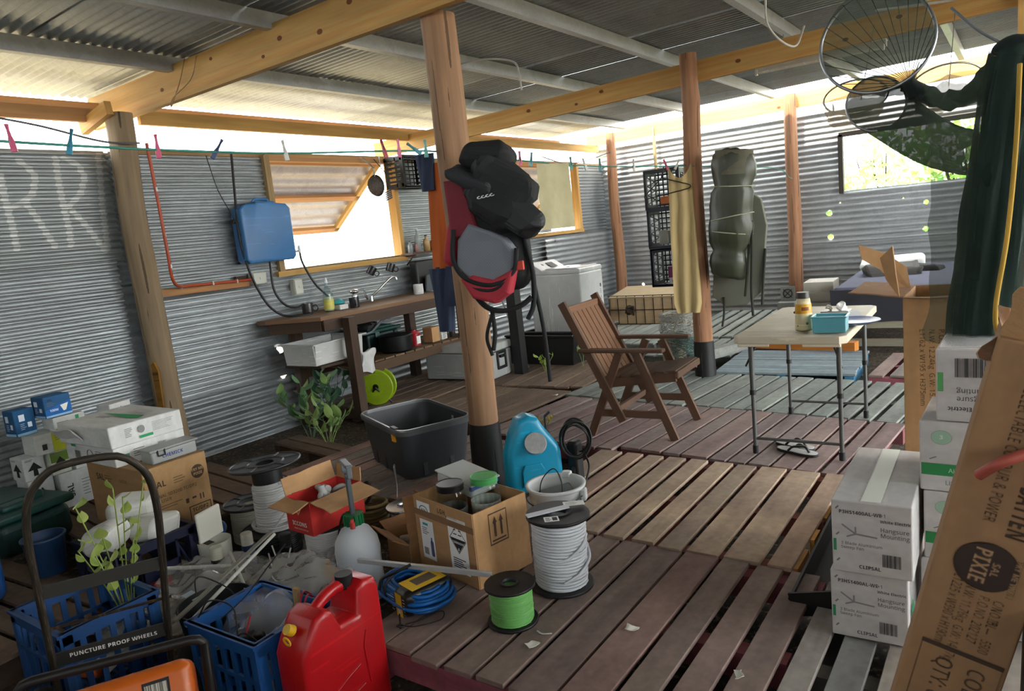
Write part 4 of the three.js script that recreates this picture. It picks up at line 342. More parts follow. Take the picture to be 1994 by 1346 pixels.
{ const g = []; for (let k = 0; k < 7; k++) { const P = []; for (let i = 0; i < 14; i++) { const a = i / 14 * 6.283; P.push(v(Math.cos(a) * (.08 + .012 * Math.sin(k * 2.1)), .13 + Math.sin(a) * (.1 + .012 * Math.cos(k * 1.7)), .012 * (k - 3) + .02 * Math.sin(a * 2 + k))); } const c = new THREE.TubeGeometry(new THREE.CatmullRomCurve3(P, true), 50, .0055, 6, true); c.rotateY(.5 + .12 * Math.sin(k * 3)); g.push(c); } g.push(tube([[.05, .05, 0], [.12, .0, .08], [.2, -.05, .3], [.22, -.16, .4]], .006, 30)); one('hose_coil', 'coiled thin black hose hanging behind the turquoise jug', 'hose', g, M.black, null, [-2.08, .16, -3.42]); const p = thing('hose_pump', 'black hand pump body holding the coiled hose', 'pump', [-2.11, .01, -3.45]); mesh('body', rb(.07, .26, .08, .02, 0, .13, 0), M.black, p); mesh('nozzle', rod([0, .05, .04], [.03, .12, .08], .012), M.dark, p); }
// foil drum and rope
spool('small drum of silver foil tape on the ground', { R: .105, rc: .05, h: .2, ft: .02, cable: pls(0xb9bcc0, .4), cr: .004, rw: .075, fl: met(0xc9ccd0, .22, .9), pos: [-2.83, -.155, -2.74] });
{ const g = []; for (let k = 0; k < 9; k++) g.push(tor(.085 + .006 * Math.sin(k * 2), .011, .004 * Math.sin(k), .012 + k * .021, .004 * Math.cos(k * 2), 1.57 + .05 * Math.sin(k * 3), 0, 0, 26, 7)); const t = thing('rope_coil', 'coil of olive brown rope beside the foil drum', 'rope', [-3.08, -.155, -2.72]); mesh('coil', g, fab(0x7a6b42), t); mesh('shackle', [tube([[-.06, .19, .02], [-.02, .28, .03], [.03, .32, .03], [.06, .26, .04], [.02, .2, .05]], .012, 30), tube([[-.08, .17, .03], [-.04, .25, .05], [.02, .3, .05]], .01, 20)], M.rust, t); }
one('bent_wire', 'bent grey tie wire standing above the foil drum', 'wire', tube([[-2.92, .06, -2.78], [-2.95, .13, -2.82], [-3.0, .2, -2.86], [-2.99, .22, -2.86], [-2.93, .14, -2.8]], .003, 30), M.steel);
// storage tub
{ const t = thing('storage_tub', 'large open grey storage tub with a yellow clip', 'tub', [-3.365, .005, -3.455], -.42); const w = .78, d = .53, h = .345, n = 5; const ring = (k, y, r) => { const a = [], W = w / 2 * k, Dd = d / 2 * k; for (const [sx, sz, a0] of [[1, 1, 0], [-1, 1, 1], [-1, -1, 2], [1, -1, 3]]) for (let i = 0; i <= n; i++) { const q = (a0 + i / n) * Math.PI / 2; a.push([sx * (W - r) + Math.cos(q) * r, y, sz * (Dd - r) + Math.sin(q) * r]); } return a; };
  const loft = (rs) => { const P = [], I = [], m = rs[0].length; rs.forEach((r) => r.forEach((p) => P.push(...p))); for (let j = 0; j < rs.length - 1; j++) for (let i = 0; i < m; i++) { const a = j * m + i, b = j * m + (i + 1) % m; I.push(a, b, a + m, b, b + m, a + m); } const g = new THREE.BufferGeometry(); g.setAttribute('position', new THREE.Float32BufferAttribute(P, 3)); g.setIndex(I); g.computeVertexNormals(); return g; };
  const gm = pls(0x3c4043, .5); mesh('shell', [toCreasedNormals(loft([ring(.82, .006, .06), ring(.84, .02, .07), ring(.96, h - .03, .08)]), .8), toCreasedNormals(loft([ring(.94, h - .02, .08), ring(.81, .012, .06), ring(.02, .011, .002)]), .8)], gm, t); mesh('rim', toCreasedNormals(loft([ring(.95, h - .04, .08), ring(1, h - .04, .09), ring(1.01, h - .01, .09), ring(.99, h, .09), ring(.95, h, .08), ring(.94, h - .02, .08)]), .6), pls(0x585c5e, .35), t); for (const [x, z, a] of [[-.2, .235, 0], [.12, .235, 0], [.355, .1, 1.57], [.355, -.1, 1.57], [-.02, .235, 0]]) mesh('rib', bx(.03, h * .8, .02, x * .93, h * .44, z * .95, 0, a), gm, t); const c = mesh('clip', [rb(.05, .075, .016, .006), bx(.02, .025, .02, 0, 0, .003)], pls(0xe7a11d, .4), t); c.position.set(.26, h - .05, .255); mesh('clip_hinge', rb(.08, .012, .03, .004, .26, h + .002, .245), M.dark, t); print(t, .05, .1, (x, c2) => { x.fillStyle = '#c9cac8'; x.fillRect(0, 0, 100, 100); lines(x, 10, 15, 60, 7, 11, 5, '#444'); }, [-.1, .2, .236], [.1, 0, 0], { name: 'sticker' }); print(t, .03, .06, (x) => { x.fillStyle = '#c9cac8'; x.fillRect(0, 0, 100, 100); lines(x, 10, 15, 60, 6, 12, 5, '#444'); }, [.12, .27, -.229], [-.1, 0, 0], { name: 'sticker' }); }
// ---------- sink bench and wall ----------
const dkw = wood(0x4a3a31), dkw2 = wood(0x5b4636);
{ const t = thing('sink_bench', 'rough timber sink bench with clipped corner and slatted shelf', 'bench', [0, 0, 0]);
  const top = ext([[-5.74, 4.02], [-5.62, 4.02], [-5.1, 4.22], [-5.06, 6.2], [-5.74, 6.2]], .03, .003, 0, 0, 0, -Math.PI / 2); top.translate(0, .9, 0); mesh('bench_top', uvm(top, 'z'), wood(0x8b7360), t); mesh('apron', [beam([-5.1, .835, -4.24], [-5.07, .835, -6.18], .025, .1), beam([-5.62, .835, -4.05], [-5.12, .835, -4.24], .025, .1)], dkw, t);
  for (const [x, z, h0] of [[-5.0, -4.46, 0], [-5.66, -4.36, -.15], [-5.05, -6.14, 0], [-5.62, -5.9, 0]]) mesh('leg', bx(.09, .88 - h0, .09, x, (.88 + h0) / 2, z), dkw, t); const sh = mesh('shelf', beam([-5.0, .355, -4.46], [-5.05, .355, -6.3], .03, .09), dkw2, t), sw = [0x7a6450, 0x84705c, 0x6c5846].map((c) => wood(c)); for (let i = 0; i < 13; i++) mesh('shelf_slat', rb(.62, .018, .125, .003, -5.32, .41, -4.5 - i * .142), sw[i % 3], sh); mesh('shelf_rail', beam([-5.62, .355, -4.4], [-5.62, .355, -6.3], .03, .09), dkw2, t); mesh('tub_board', bx(.5, .02, .3, -5.35, .47, -4.3), dkw, t); }
{ const t = thing('kitchen_sink', 'stainless steel sink top with ribbed drainer', 'sink', [-5.4, .902, -5.45]); const sk = mesh('sink_top', [bx(.5, .006, .36, 0, .006, .46), bx(.5, .006, .12, 0, .006, -.62), bx(.06, .006, .96, .22, .006, -.08), bx(.06, .006, .96, -.22, .006, -.08), bx(.4, .006, .5, 0, .006, -.37), bx(.02, .02, 1.3, .245, 0, 0)], M.steel, t); mesh('basin', lathe([[.18, .008], [.17, -.02], [.15, -.12], [0, -.13]], 28, 0, 0, .08), M.steel, t); for (let i = 0; i < 8; i++) mesh('drainer_rib', rb(.36, .006, .008, .003, 0, .011, -.18 - i * .045), M.steel, sk); }
{ const t = thing('sink_tap', 'chrome swivel tap with long bent spout', 'tap', [-5.66, .91, -5.4], .0); mesh('body', [cy(.022, .026, .06, 0, .03, 0), cy(.014, .014, .05, .02, .06, .08, 12, false, .3)], M.chrome, t); mesh('spout', tube([[0, .05, 0], [.05, .12, -.08], [.11, .22, -.2], [.14, .235, -.25], [.15, .2, -.26]], .011, 30, false, 10), M.chrome, t); mesh('lever', rb(.012, .1, .022, .005, .02, .1, .1, .2), M.chrome, t); }
// bench things
const mug = (label, p, col, r = .04, h = .09, turn = 0) => { const t = thing('mug', label, 'mug', p, turn, 'mugs'); mesh('cup', lathe([[0, .004], [r * .92, 0], [r, .006], [r, h], [r * .92, h], [r * .9, .01], [0, .01]], 28), pls(col, .3), t); mesh('handle', tor(h * .28, .006, r + h * .2, h * .5, 0, 0, 0, 0, 20, 6), pls(col, .3), t); return t; };
mug('dark steel mug at the clipped end of the bench', [-5.6, .917, -4.5], 0x35332f, .055, .1, .5); mug('black mug beside the ribbed drainer', [-5.36, .917, -4.88], 0x16181c, .05, .1, -.6); { const m = mug('white mug with grey pattern by the dark case', [-5.45, .917, -5.92], 0xe4e4e2, .055, .11, 2.4); mesh('pattern', cy(.0555, .0555, .07, 0, .055, 0, 10, true), mat(0xc9c9c9, .5, { wireframe: false }), m).scale.set(1.001, .6, 1.001); }
{ const m1 = mug('black mug hung under the first window sill, nearer the tank', [-5.66, 1.2, -5.42], 0x17191b, .045, .09, 1); m1.rotation.z = -.6; const m2 = mug('black mug hung under the first window sill, nearer the tap', [-5.66, 1.2, -5.72], 0x17191b, .045, .09, 1); m2.rotation.z = -.4; }
{ const t = thing('soap_bottle', 'clear dish soap bottle with yellow label', 'bottle', [-5.43, .917, -4.62]); mesh('bottle', lathe([[0, .002], [.045, 0], [.05, .01], [.05, .16], [.04, .2], [.022, .235], [.018, .26], [.018, .275]], 28), clear(0xe4eef0, { roughness: .1 }), t); mesh('soap', lathe([[0, .004], [.044, .004], [.046, .02], [.046, .14], [0, .14]], 24), pls(0xc9cf9a, .3), t); mesh('label_band', cy(.0506, .0506, .09, 0, .07, 0, 24, true), pls(0xd9cf62, .5), t); mesh('cap', [cy(.014, .018, .03, 0, .29, 0), cy(.008, .01, .025, 0, .315, 0)], pls(0xdfe7ea, .3), t); }
{ const t = thing('sponge_tray', 'white tray with a turquoise brush on the bench', 'tray', [-5.45, .917, -4.76]); mesh('tray', rb(.15, .05, .11, .01, 0, .025, 0), M.white, t); mesh('brush', lathe([[0, 0], [.06, 0], [.06, .02], [.03, .05], [0, .055]], 24, 0, .052, 0), pls(0x39a9b0, .4), t); }
{ const t = thing('steel_cup', 'bright chrome double beaker on the bench', 'beaker', [-5.42, .917, -4.95]); mesh('beaker', lathe([[0, .002], [.032, 0], [.034, .11], [.02, .12], [.02, .13], [.045, .14], [.045, .165], [0, .175]], 28), M.chrome, t); }
one('dark_case', 'black plastic case stood against the wall past the sink', 'case', [rb(.12, .36, .5, .03, 0, .18, 0), rb(.03, .1, .3, .01, .07, .1, 0)], M.black, null, [-5.62, .918, -6.3]); one('grey_cloth', 'grey folded cloth draped before the black case', 'cloth', wob(rb(.03, .2, .42, .01, 0, .1, 0), .02, 8), fab(0x5a6166), null, [-5.5, .918, -6.32]);
{ const t = thing('wall_shelf', 'narrow timber shelf on the wall past the first window', 'shelf', [-5.68, 1.36, -6.35]); mesh('board', bx(.18, .022, .6, 0, 0, 0), dkw2, t); mesh('bracket', [bx(.16, .02, .02, 0, -.02, .24), rod([.06, -.01, .24], [-.07, -.12, .24], .008)], dkw, t); }
const bt = (label, p, col, r, h, cap = 0x2a2a2a) => { const t = thing('bottle', label, 'bottle', p, 0, 'bottles on the wall shelf'); mesh('bottle', lathe([[0, 0], [r, 0], [r, h * .65], [r * .4, h * .82], [r * .4, h], [0, h]], 20), pls(col, .3), t); mesh('cap', cy(r * .42, r * .42, h * .08, 0, h, 0, 14), pls(cap, .5), t); }; bt('grey bottle at the window end of the wall shelf', [-5.68, 1.372, -6.12], 0x8a8f90, .03, .13); bt('small pinkish bottle on the wall shelf', [-5.64, 1.372, -6.18], 0xa5726a, .022, .1); bt('tall clear spray bottle on the wall shelf', [-5.7, 1.372, -6.28], 0x9aa3a0, .035, .26, 0xcfd4d4); bt('cream and orange packet shaped bottle on the wall shelf', [-5.66, 1.372, -6.38], 0xc9a46a, .04, .18); bt('squat orange jar at the end of the wall shelf', [-5.66, 1.372, -6.53], 0xd98a2e, .06, .16, 0x2a1f1a);
// lower shelf things
{ const t = thing('white_dish_tub', 'white rectangular washing tub under the bench', 'tub', [-5.35, .485, -4.42], .05); mesh('tub', [rb(.4, .012, .6, .006, 0, .006, 0), rb(.014, .19, .6, .006, .2, .1, 0, 0, 0, -.12), rb(.014, .19, .6, .006, -.2, .1, 0, 0, 0, .12), rb(.4, .19, .014, .006, 0, .1, .3, .12), rb(.4, .19, .014, .006, 0, .1, -.3, -.12)], M.white, t); mesh('rim', [rb(.03, .014, .68, .006, .225, .195, 0), rb(.03, .014, .68, .006, -.225, .195, 0), rb(.46, .014, .03, .006, 0, .195, .32), rb(.46, .014, .03, .006, 0, .195, -.32)], M.white, t); } one('white_rag', 'white rag hanging off the shelf by the front leg', 'rag', wob(new THREE.BoxGeometry(.03, .2, .18, 4, 10, 10), .05, 9), fab(0xd9dad8), null, [-4.98, .44, -4.6]);
{ const t = thing('green_storage_box', 'dark green lidded storage box on the bench shelf', 'storage box', [-5.53, .421, -5.22], .0); mesh('box', rb(.34, .2, .46, .03, 0, .1, 0), pls(0x13302e, .4), t); mesh('lid', [rb(.37, .03, .5, .01, 0, .215, 0), rb(.26, .03, .36, .014, 0, .24, 0)], pls(0x1f4a44, .35), t); mesh('latch', rb(.015, .06, .06, .005, .18, .18, .1), pls(0x4f6a68, .4), t); }
{ const t = thing('camp_oven', 'black round camp oven pot on the bench shelf', 'pot', [-5.16, .421, -5.18], .6); mesh('pot', lathe([[0, .003], [.15, 0], [.165, .02], [.165, .15], [.172, .155], [.17, .17], [.15, .175], [.05, .19], [0, .19]], 36), mat(0x101214, .45, { metalness: .4 }), t); mesh('knob', lathe([[0, .19], [.02, .19], [.012, .205], [.02, .22], [0, .225]], 16), M.black, t); }
{ const t = thing('red_tin', 'red tin with white oval label on the bench shelf', 'tin', [-5.2, .421, -5.5], .2); mesh('tin', cy(.06, .06, .13, 0, .065, 0, 28), pls(0xb3202a, .35), t); mesh('tin_lid', [cy(.05, .06, .02, 0, .14, 0), cy(.02, .02, .02, 0, .155, 0)], pls(0xc73a42, .35), t); const k = mesh('label_patch', new THREE.CylinderGeometry(.0606, .0606, .08, 16, 1, true, .9, 1.2).translate(0, .06, 0), M.label, t); } one('brown_packet', 'small brown cardboard box on the bench shelf', 'box', rb(.13, .16, .12, .004, 0, .08, 0), M.card, null, [-5.16, .421, -5.72]); smallBox('patterned white packet next to the brown one on the bench shelf', [.05, .13, .1], 0xdeded8, [-5.13, .421, -5.87], .1, [['x', .095, .125, (x) => lines(x, 10, 10, 80, 8, 11, 5)]], 'packets on bench shelf'); bt('dark spice jar at the far end of the bench shelf', [-5.12, .421, -6.02], 0x3d3a36, .035, .13); one('shelf_pan', 'black saucepan handle lying over the green storage box', 'pan', [cy(.1, .09, .06, 0, .03, 0, 28), rod([.09, .05, .03], [.2, .08, .12], .01)], M.black, null, [-5.35, .68, -5.0]);
one('bench_hose', 'pale drain hose sagging below the bench top', 'hose', tube([[-5.2, .78, -4.5], [-5.2, .68, -4.7], [-5.22, .66, -4.9], [-5.25, .74, -5.1], [-5.3, .78, -5.3]], .012, 40), M.grey);
// blue tank
{ const t = thing('water_container', 'flat blue water container hung on the wall', 'water container', [-5.68, 1.47, -4.2], 0); const bm = pls(0x3f80bd, .4); const g = ext([[-.25, .02], [-.23, 0], [.23, 0], [.25, .02], [.25, .45], [.22, .48], [.1, .49], [.09, .505], [-.09, .505], [-.1, .49], [-.22, .48], [-.25, .45]], .12, .02, 0, 0, 0, 0, Math.PI / 2); mesh('body', toCreasedNormals(clean(g), .6), bm, t); mesh('carry_handle', tube([[0, .5, .09], [0, .545, .06], [0, .55, -.02], [0, .545, -.08], [0, .5, -.11]], .013, 20, false, 8), bm, t); mesh('tap', [cy(.012, .012, .08, .02, .05, -.31, 12, false, Math.PI / 2), cy(.014, .014, .05, .02, .06, -.35), rb(.02, .03, .02, .005, .02, .09, -.35)], M.white, t); mesh('vent', cy(.02, .02, .04, 0, .36, .3, 14, false, Math.PI / 2), M.black, t); }
one('water_hose', 'black hose dropping from above behind the water container', 'hose', tube([[-5.7, 2.42, -4.0], [-5.68, 2.1, -3.96], [-5.66, 1.7, -3.92], [-5.65, 1.35, -3.97], [-5.64, 1.08, -4.08], [-5.6, .95, -4.2], [-5.5, .925, -4.3], [-5.46, .925, -4.42], [-5.55, .925, -4.46]], .011, 90), M.black, 'black hoses'); one('water_hose', 'black hose curving from the container base to the bench mug', 'hose', tube([[-5.66, 1.47, -4.2], [-5.64, 1.2, -4.18], [-5.62, 1.05, -4.25], [-5.6, 1.0, -4.36], [-5.6, 1.01, -4.46]], .011, 50), M.black, 'black hoses'); one('water_hose', 'black hose from the container tap to the soap bottle', 'hose', tube([[-5.66, 1.52, -4.55], [-5.65, 1.4, -4.56], [-5.62, 1.2, -4.64], [-5.58, 1.08, -4.72], [-5.55, .99, -4.8]], .011, 50), M.black, 'black hoses');
function powerBox(label, p, w, h) { const t = thing('junction_box', label, 'electrical box', p, 0, 'electrical boxes'); mesh('box', rb(.07, h, w, .008, .035, 0, 0), pls(0xcfd0c2, .5), t); mesh('cover', rb(.012, h * .9, w * .9, .004, .073, 0, 0), pls(0xd9dacd, .5), t); mesh('switch', rb(.014, .02, .014, .003, .08, 0, 0), M.white, t); } powerBox('wide cream junction box at the end of the orange conduit', [-5.78, 1.31, -4.1], .15, .11); powerBox('upright cream junction box under the first window', [-5.78, 1.18, -4.52], .1, .15); one('box_backing', 'small dark backing block under the orange conduit end', 'block', bx(.03, .1, .11, -5.77, 1.3, -3.94), dkw);
{ const t = thing('orange_conduit', 'orange conduit with white clips down the crooked post', 'conduit'); mesh('pipe', tube([[-5.5, 2.45, -3.13], [-5.5, 2.0, -3.14], [-5.51, 1.6, -3.15], [-5.54, 1.4, -3.17], [-5.6, 1.335, -3.25], [-5.66, 1.325, -3.4], [-5.7, 1.31, -3.9], [-5.71, 1.31, -4.02]], .013, 80, false, 8), pls(0xc8552c, .45), t); for (const p of [[-5.5, 2.1, -3.14], [-5.51, 1.75, -3.15], [-5.52, 1.5, -3.16], [-5.66, 1.325, -3.3], [-5.68, 1.32, -3.6], [-5.7, 1.31, -3.85]]) mesh('clip', rb(.034, .034, .014, .004, ...p), M.white, t); } one('conduit_batten', 'raw timber batten carrying the orange conduit', 'batten', [beam([-5.75, 1.29, -3.12], [-5.75, 1.28, -4.0], .03, .06)], M.pineRed);
// pan and utensils
{ const t = thing('frying_pan', 'old brown frying pan hanging in the window', 'pan', [-5.62, 2.12, -5.62], 0); mesh('pan', lathe([[0, .004], [.1, 0], [.115, .035], [.112, .035], [.098, .006], [0, .008]], 36, 0, 0, 0, 0, 0, -Math.PI / 2), mat(0x6b5a4e, .5, { metalness: .3, map: T.dirt }), t); mesh('handle', tube([[.02, .1, .0], [.02, .2, .02], [-.1, .3, .03]], .008, 14), M.steel, t); } { const t = thing('spatula', 'black slotted spatula hanging beside the pan', 'spatula', [-5.6, 2.06, -5.8]); mesh('blade', [0, 1, 2, 3, 4].map((i) => bx(.004, .016, .1, 0, -.02 * i, 0, .3)), M.black, t); mesh('handle', tube([[0, .02, .0], [0, .15, -.02], [-.14, .36, .02]], .005, 14), M.black, t); } one('steel_skewer', 'thin steel hook hanging above the frying pan', 'hook', tube([[-5.6, 2.44, -5.72], [-5.6, 2.3, -5.73], [-5.6, 2.24, -5.74]], .004, 10), M.steel);
{ const c = crate("black crate hung on its side high past the first window", [.5, .28, .34], M.black, [-5.76, 2.26, -6.2], 0, "plastic crates", 0); c.rotation.set(0, Math.PI / 2, -Math.PI / 2, 'ZYX'); }
// hanging cloth in second window
{ const g = new THREE.PlaneGeometry(.31, .47, 24, 26).rotateY(Math.PI / 2); const p = g.attributes.position; for (let i = 0; i < p.count; i++) { const z = p.getZ(i), y = p.getY(i); p.setX(i, .016 * Math.sin(z * 30) * (.5 - y) + .01 * PN.noise(z * 6, y * 4, 1)); } g.computeVertexNormals(); one('hung_towel', 'khaki cloth hung on the line before the second window', 'towel', g, new THREE.MeshPhysicalMaterial({ color: 0xc9c29a, roughness: 1, transmission: .3, thickness: 0, side: THREE.DoubleSide, map: T.cloth }), null, [-2.79, 1.72, -4.62], [0, -.3, 0]); one('grey_pail', 'pale grey pail standing on the second window sill', 'pail', lathe([[0, 0], [.11, 0], [.14, .26], [.13, .26], [.1, .01], [0, .01]], 28), pls(0xc4c6c2, .5), null, [-5.72, 1.43, -9.05]); one('timber_prop', 'short timber prop in the second window', 'prop', beam([-5.85, 1.45, -8.5], [-6.3, 1.85, -8.7], .05, .05), M.pineRed); }
// ---------- ice chest, washing machine ----------
{ const t = thing('ice_chest', 'pale metal ice chest with black end handle', 'ice chest', [-4.86, .01, -5.93], .06); const W = .84, H = .36, Dd = .42; mesh('chest', wob(rb(W, H * .76, Dd, .015, 0, H * .38, 0), .004, 5), mat(0xb9bcb8, .5, { map: T.scuff, metalness: .2 }), t); mesh('chest_lid', rb(W + .012, H * .22, Dd + .012, .012, 0, H * .89, 0), mat(0xc9cbc6, .5, { map: T.scuff, metalness: .2 }), t); mesh('end_handle', [rb(.02, .03, .17, .008, W / 2 + .012, .26, 0), rb(.02, .03, .17, .008, W / 2 + .012, .1, 0), rb(.02, .17, .025, .008, W / 2 + .012, .18, .075), rb(.02, .17, .025, .008, W / 2 + .012, .18, -.075), rb(.03, .03, .09, .008, W / 2 + .02, .22, 0)], M.black, t); }
one('broom_handle', 'grey broom handle leaning on the ice chest', 'broom', rod([-4.38, .02, -6.35], [-4.98, 1.3, -6.55], .012), M.steel);
{ const t = thing('washing_machine', 'white top-loading washing machine', 'washing machine', [-4.37, .1, -7.3], 0); const wm = pls(0xe2e4e2, .3); mesh('cabinet', rb(.68, .86, .54, .02, 0, .43, 0), wm, t); mesh('top_cover', rb(.68, .06, .55, .02, 0, .885, 0), wm, t); mesh('lid', rb(.42, .015, .48, .007, .08, .92, .0), pls(0xeceeec, .2), t); const g = ext([[0, 0], [.2, 0], [.03, .1], [0, .1]], .54, .008, -.34, .9, 0); const cp = mesh('control_panel', g, wm, t); mesh('dial', cy(.02, .02, .015, -.25, .965, .1, 18, false, 0, 0, -.55), M.grey, cp); mesh('display', bx(.1, .003, .14, -.22, .961, -.06, 0, 0, -.53), M.dark, cp); mesh('emblem', rb(.05, .004, .02, .001, .1, .93, .1), M.grey, t); print(t, .05, .2, (x, c) => { x.fillStyle = '#444'; x.fillRect(20, 2, 60, 20); lines(x, 20, 34, 50, 3, 10, 4, '#666'); lines(x, 20, 74, 60, 3, 8, 4, '#666'); }, [.341, .6, -.2], [0, Math.PI / 2, 0]); }
{ const tray = (label, x, z, w, d, h) => { const t = thing('grow_tray', label, 'tray', [x, 0, z], 0, 'black trays'); mesh('tray', [bx(w * .9, .012, d * .9, 0, .008, 0), bx(w, h, .012, 0, h / 2, d / 2, -.08), bx(w, h, .012, 0, h / 2, -d / 2, .08), bx(.012, h, d, w / 2, h / 2, 0, 0, 0, -.08), bx(.012, h, d, -w / 2, h / 2, 0, 0, 0, .08)], M.black, t); mesh('rim', [rb(w + .04, .02, .04, .008, 0, h, d / 2 + .01), rb(w + .04, .02, .04, .008, 0, h, -d / 2 - .01), rb(.04, .02, d, .008, w / 2 + .01, h, 0), rb(.04, .02, d, .008, -w / 2 - .01, h, 0)], M.dark, t); }; tray('black grow tub around the washing machine base', -4.38, -7.27, .86, .8, .3); tray('black grow tub standing before the washing machine', -4.38, -6.72, .86, .22, .32); }
weed('floor_weed', 'small green seedling weed before the black tub', [-4.12, -.02, -6.3], 7, .2, .1, .06, .045, [0xa3bd55, 0x8fae4a], 3); weed('floor_weed', 'sparse seedling weed beside the armchair rear', [-3.8, .0, -6.55], 3, .22, .08, .07, .03, [0x93a862, 0x8a9a55], 2); weed('floor_weed', 'tiny yellowish weed between the boards near the armchair', [-2.98, .0, -4.5], 5, .06, .09, .05, .02, [0xa79a3f, 0x9c9440], 3);
// plants under the bench and hose reel
weed('leafy_plant', 'broad leafy seedlings under the clipped end of the bench', [-5.05, -.1, -3.9], 9, .5, .34, .13, .07, [0x4f7a4d, 0x5d8a55, 0x86a95c], 5); weed('leafy_plant', 'pale leafy shoots at the edge of the brown pallet', [-4.65, -.1, -3.75], 8, .36, .22, .12, .06, [0x9bb866, 0x84a658, 0x6f9350], 4); weed('leafy_plant', 'dark leaves clustered behind the front bench leg', [-5.25, -.1, -4.35], 8, .55, .28, .14, .07, [0x2f5a45, 0x3d6a4a, 0x4a7a50], 5);
pallet('broken dark pallet edge with plants behind', -4.62, -3.62, 1.0, .24, ed(.24, 2, .02), { set: 'N', along: 'x', turn: -8, y: -.05 });
{ const t = thing('hose_reel', 'lime green hose reel standing by the front bench leg', 'hose reel', [-5.04, .0, -4.74], .5); const lm = pls(0x9fbe1e, .4); for (const z of [-.06, .06]) mesh('side_disc', [lathe([[.03, 0], [.17, 0], [.175, .012], [.16, .018], [.03, .014]], 36, 0, .17, z, Math.PI / 2)], lm, t); mesh('hub', cy(.07, .07, .12, 0, .17, 0, 24, false, Math.PI / 2), M.black, t); mesh('hose_wrap', [0, 1, 2, 3].map((i) => tor(.12, .013, 0, .17, -.036 + i * .024)), M.black, t); mesh('stand', [rod([-.12, 0, 0], [0, .17, .09], .01), rod([.12, 0, 0], [0, .17, .09], .01)], M.black, t); }
// ---------- shirt and backpack ----------
{ const t = thing('work_shirt', 'orange and navy work shirt hung on the line', 'shirt', [-2.93, .955, -3.5], .3); const body = (y0, y1, w0, w1, d, ph) => { const g = new THREE.CylinderGeometry(1, 1, y1 - y0, 28, 16, true); const p = g.attributes.position; for (let i = 0; i < p.count; i++) { const tt = (p.getY(i) + (y1 - y0) / 2) / (y1 - y0), a = Math.atan2(p.getZ(i), p.getX(i)), w = (w0 + (w1 - w0) * tt) * (1 + .1 * Math.sin(a * 5 + ph + tt * 2)); p.setXYZ(i, Math.cos(a) * w, y0 + tt * (y1 - y0), Math.sin(a) * d * (1 + .15 * Math.sin(a * 7 + tt * 5))); } g.computeVertexNormals(); uvm(g, 'y'); return g; }; const or = fab(0xc9642a), nv = fab(0x37425a); mesh('chest', body(.36, 1.0, .105, .075, .06, 0), or, t); mesh('hem', body(.12, .37, .1, .108, .06, 1), nv, t); const s1 = mesh('sleeve', body(-.1, .3, .05, .075, .04, 2), nv, t); s1.position.set(-.06, .06, .02); const s2 = mesh('sleeve', body(.02, .45, .055, .07, .04, 3), nv, t); s2.position.set(.1, .04, -.02); const c = mesh('collar', body(.84, 1.06, .045, .06, .035, 4), nv, t); c.position.set(-.06, 0, .05); }
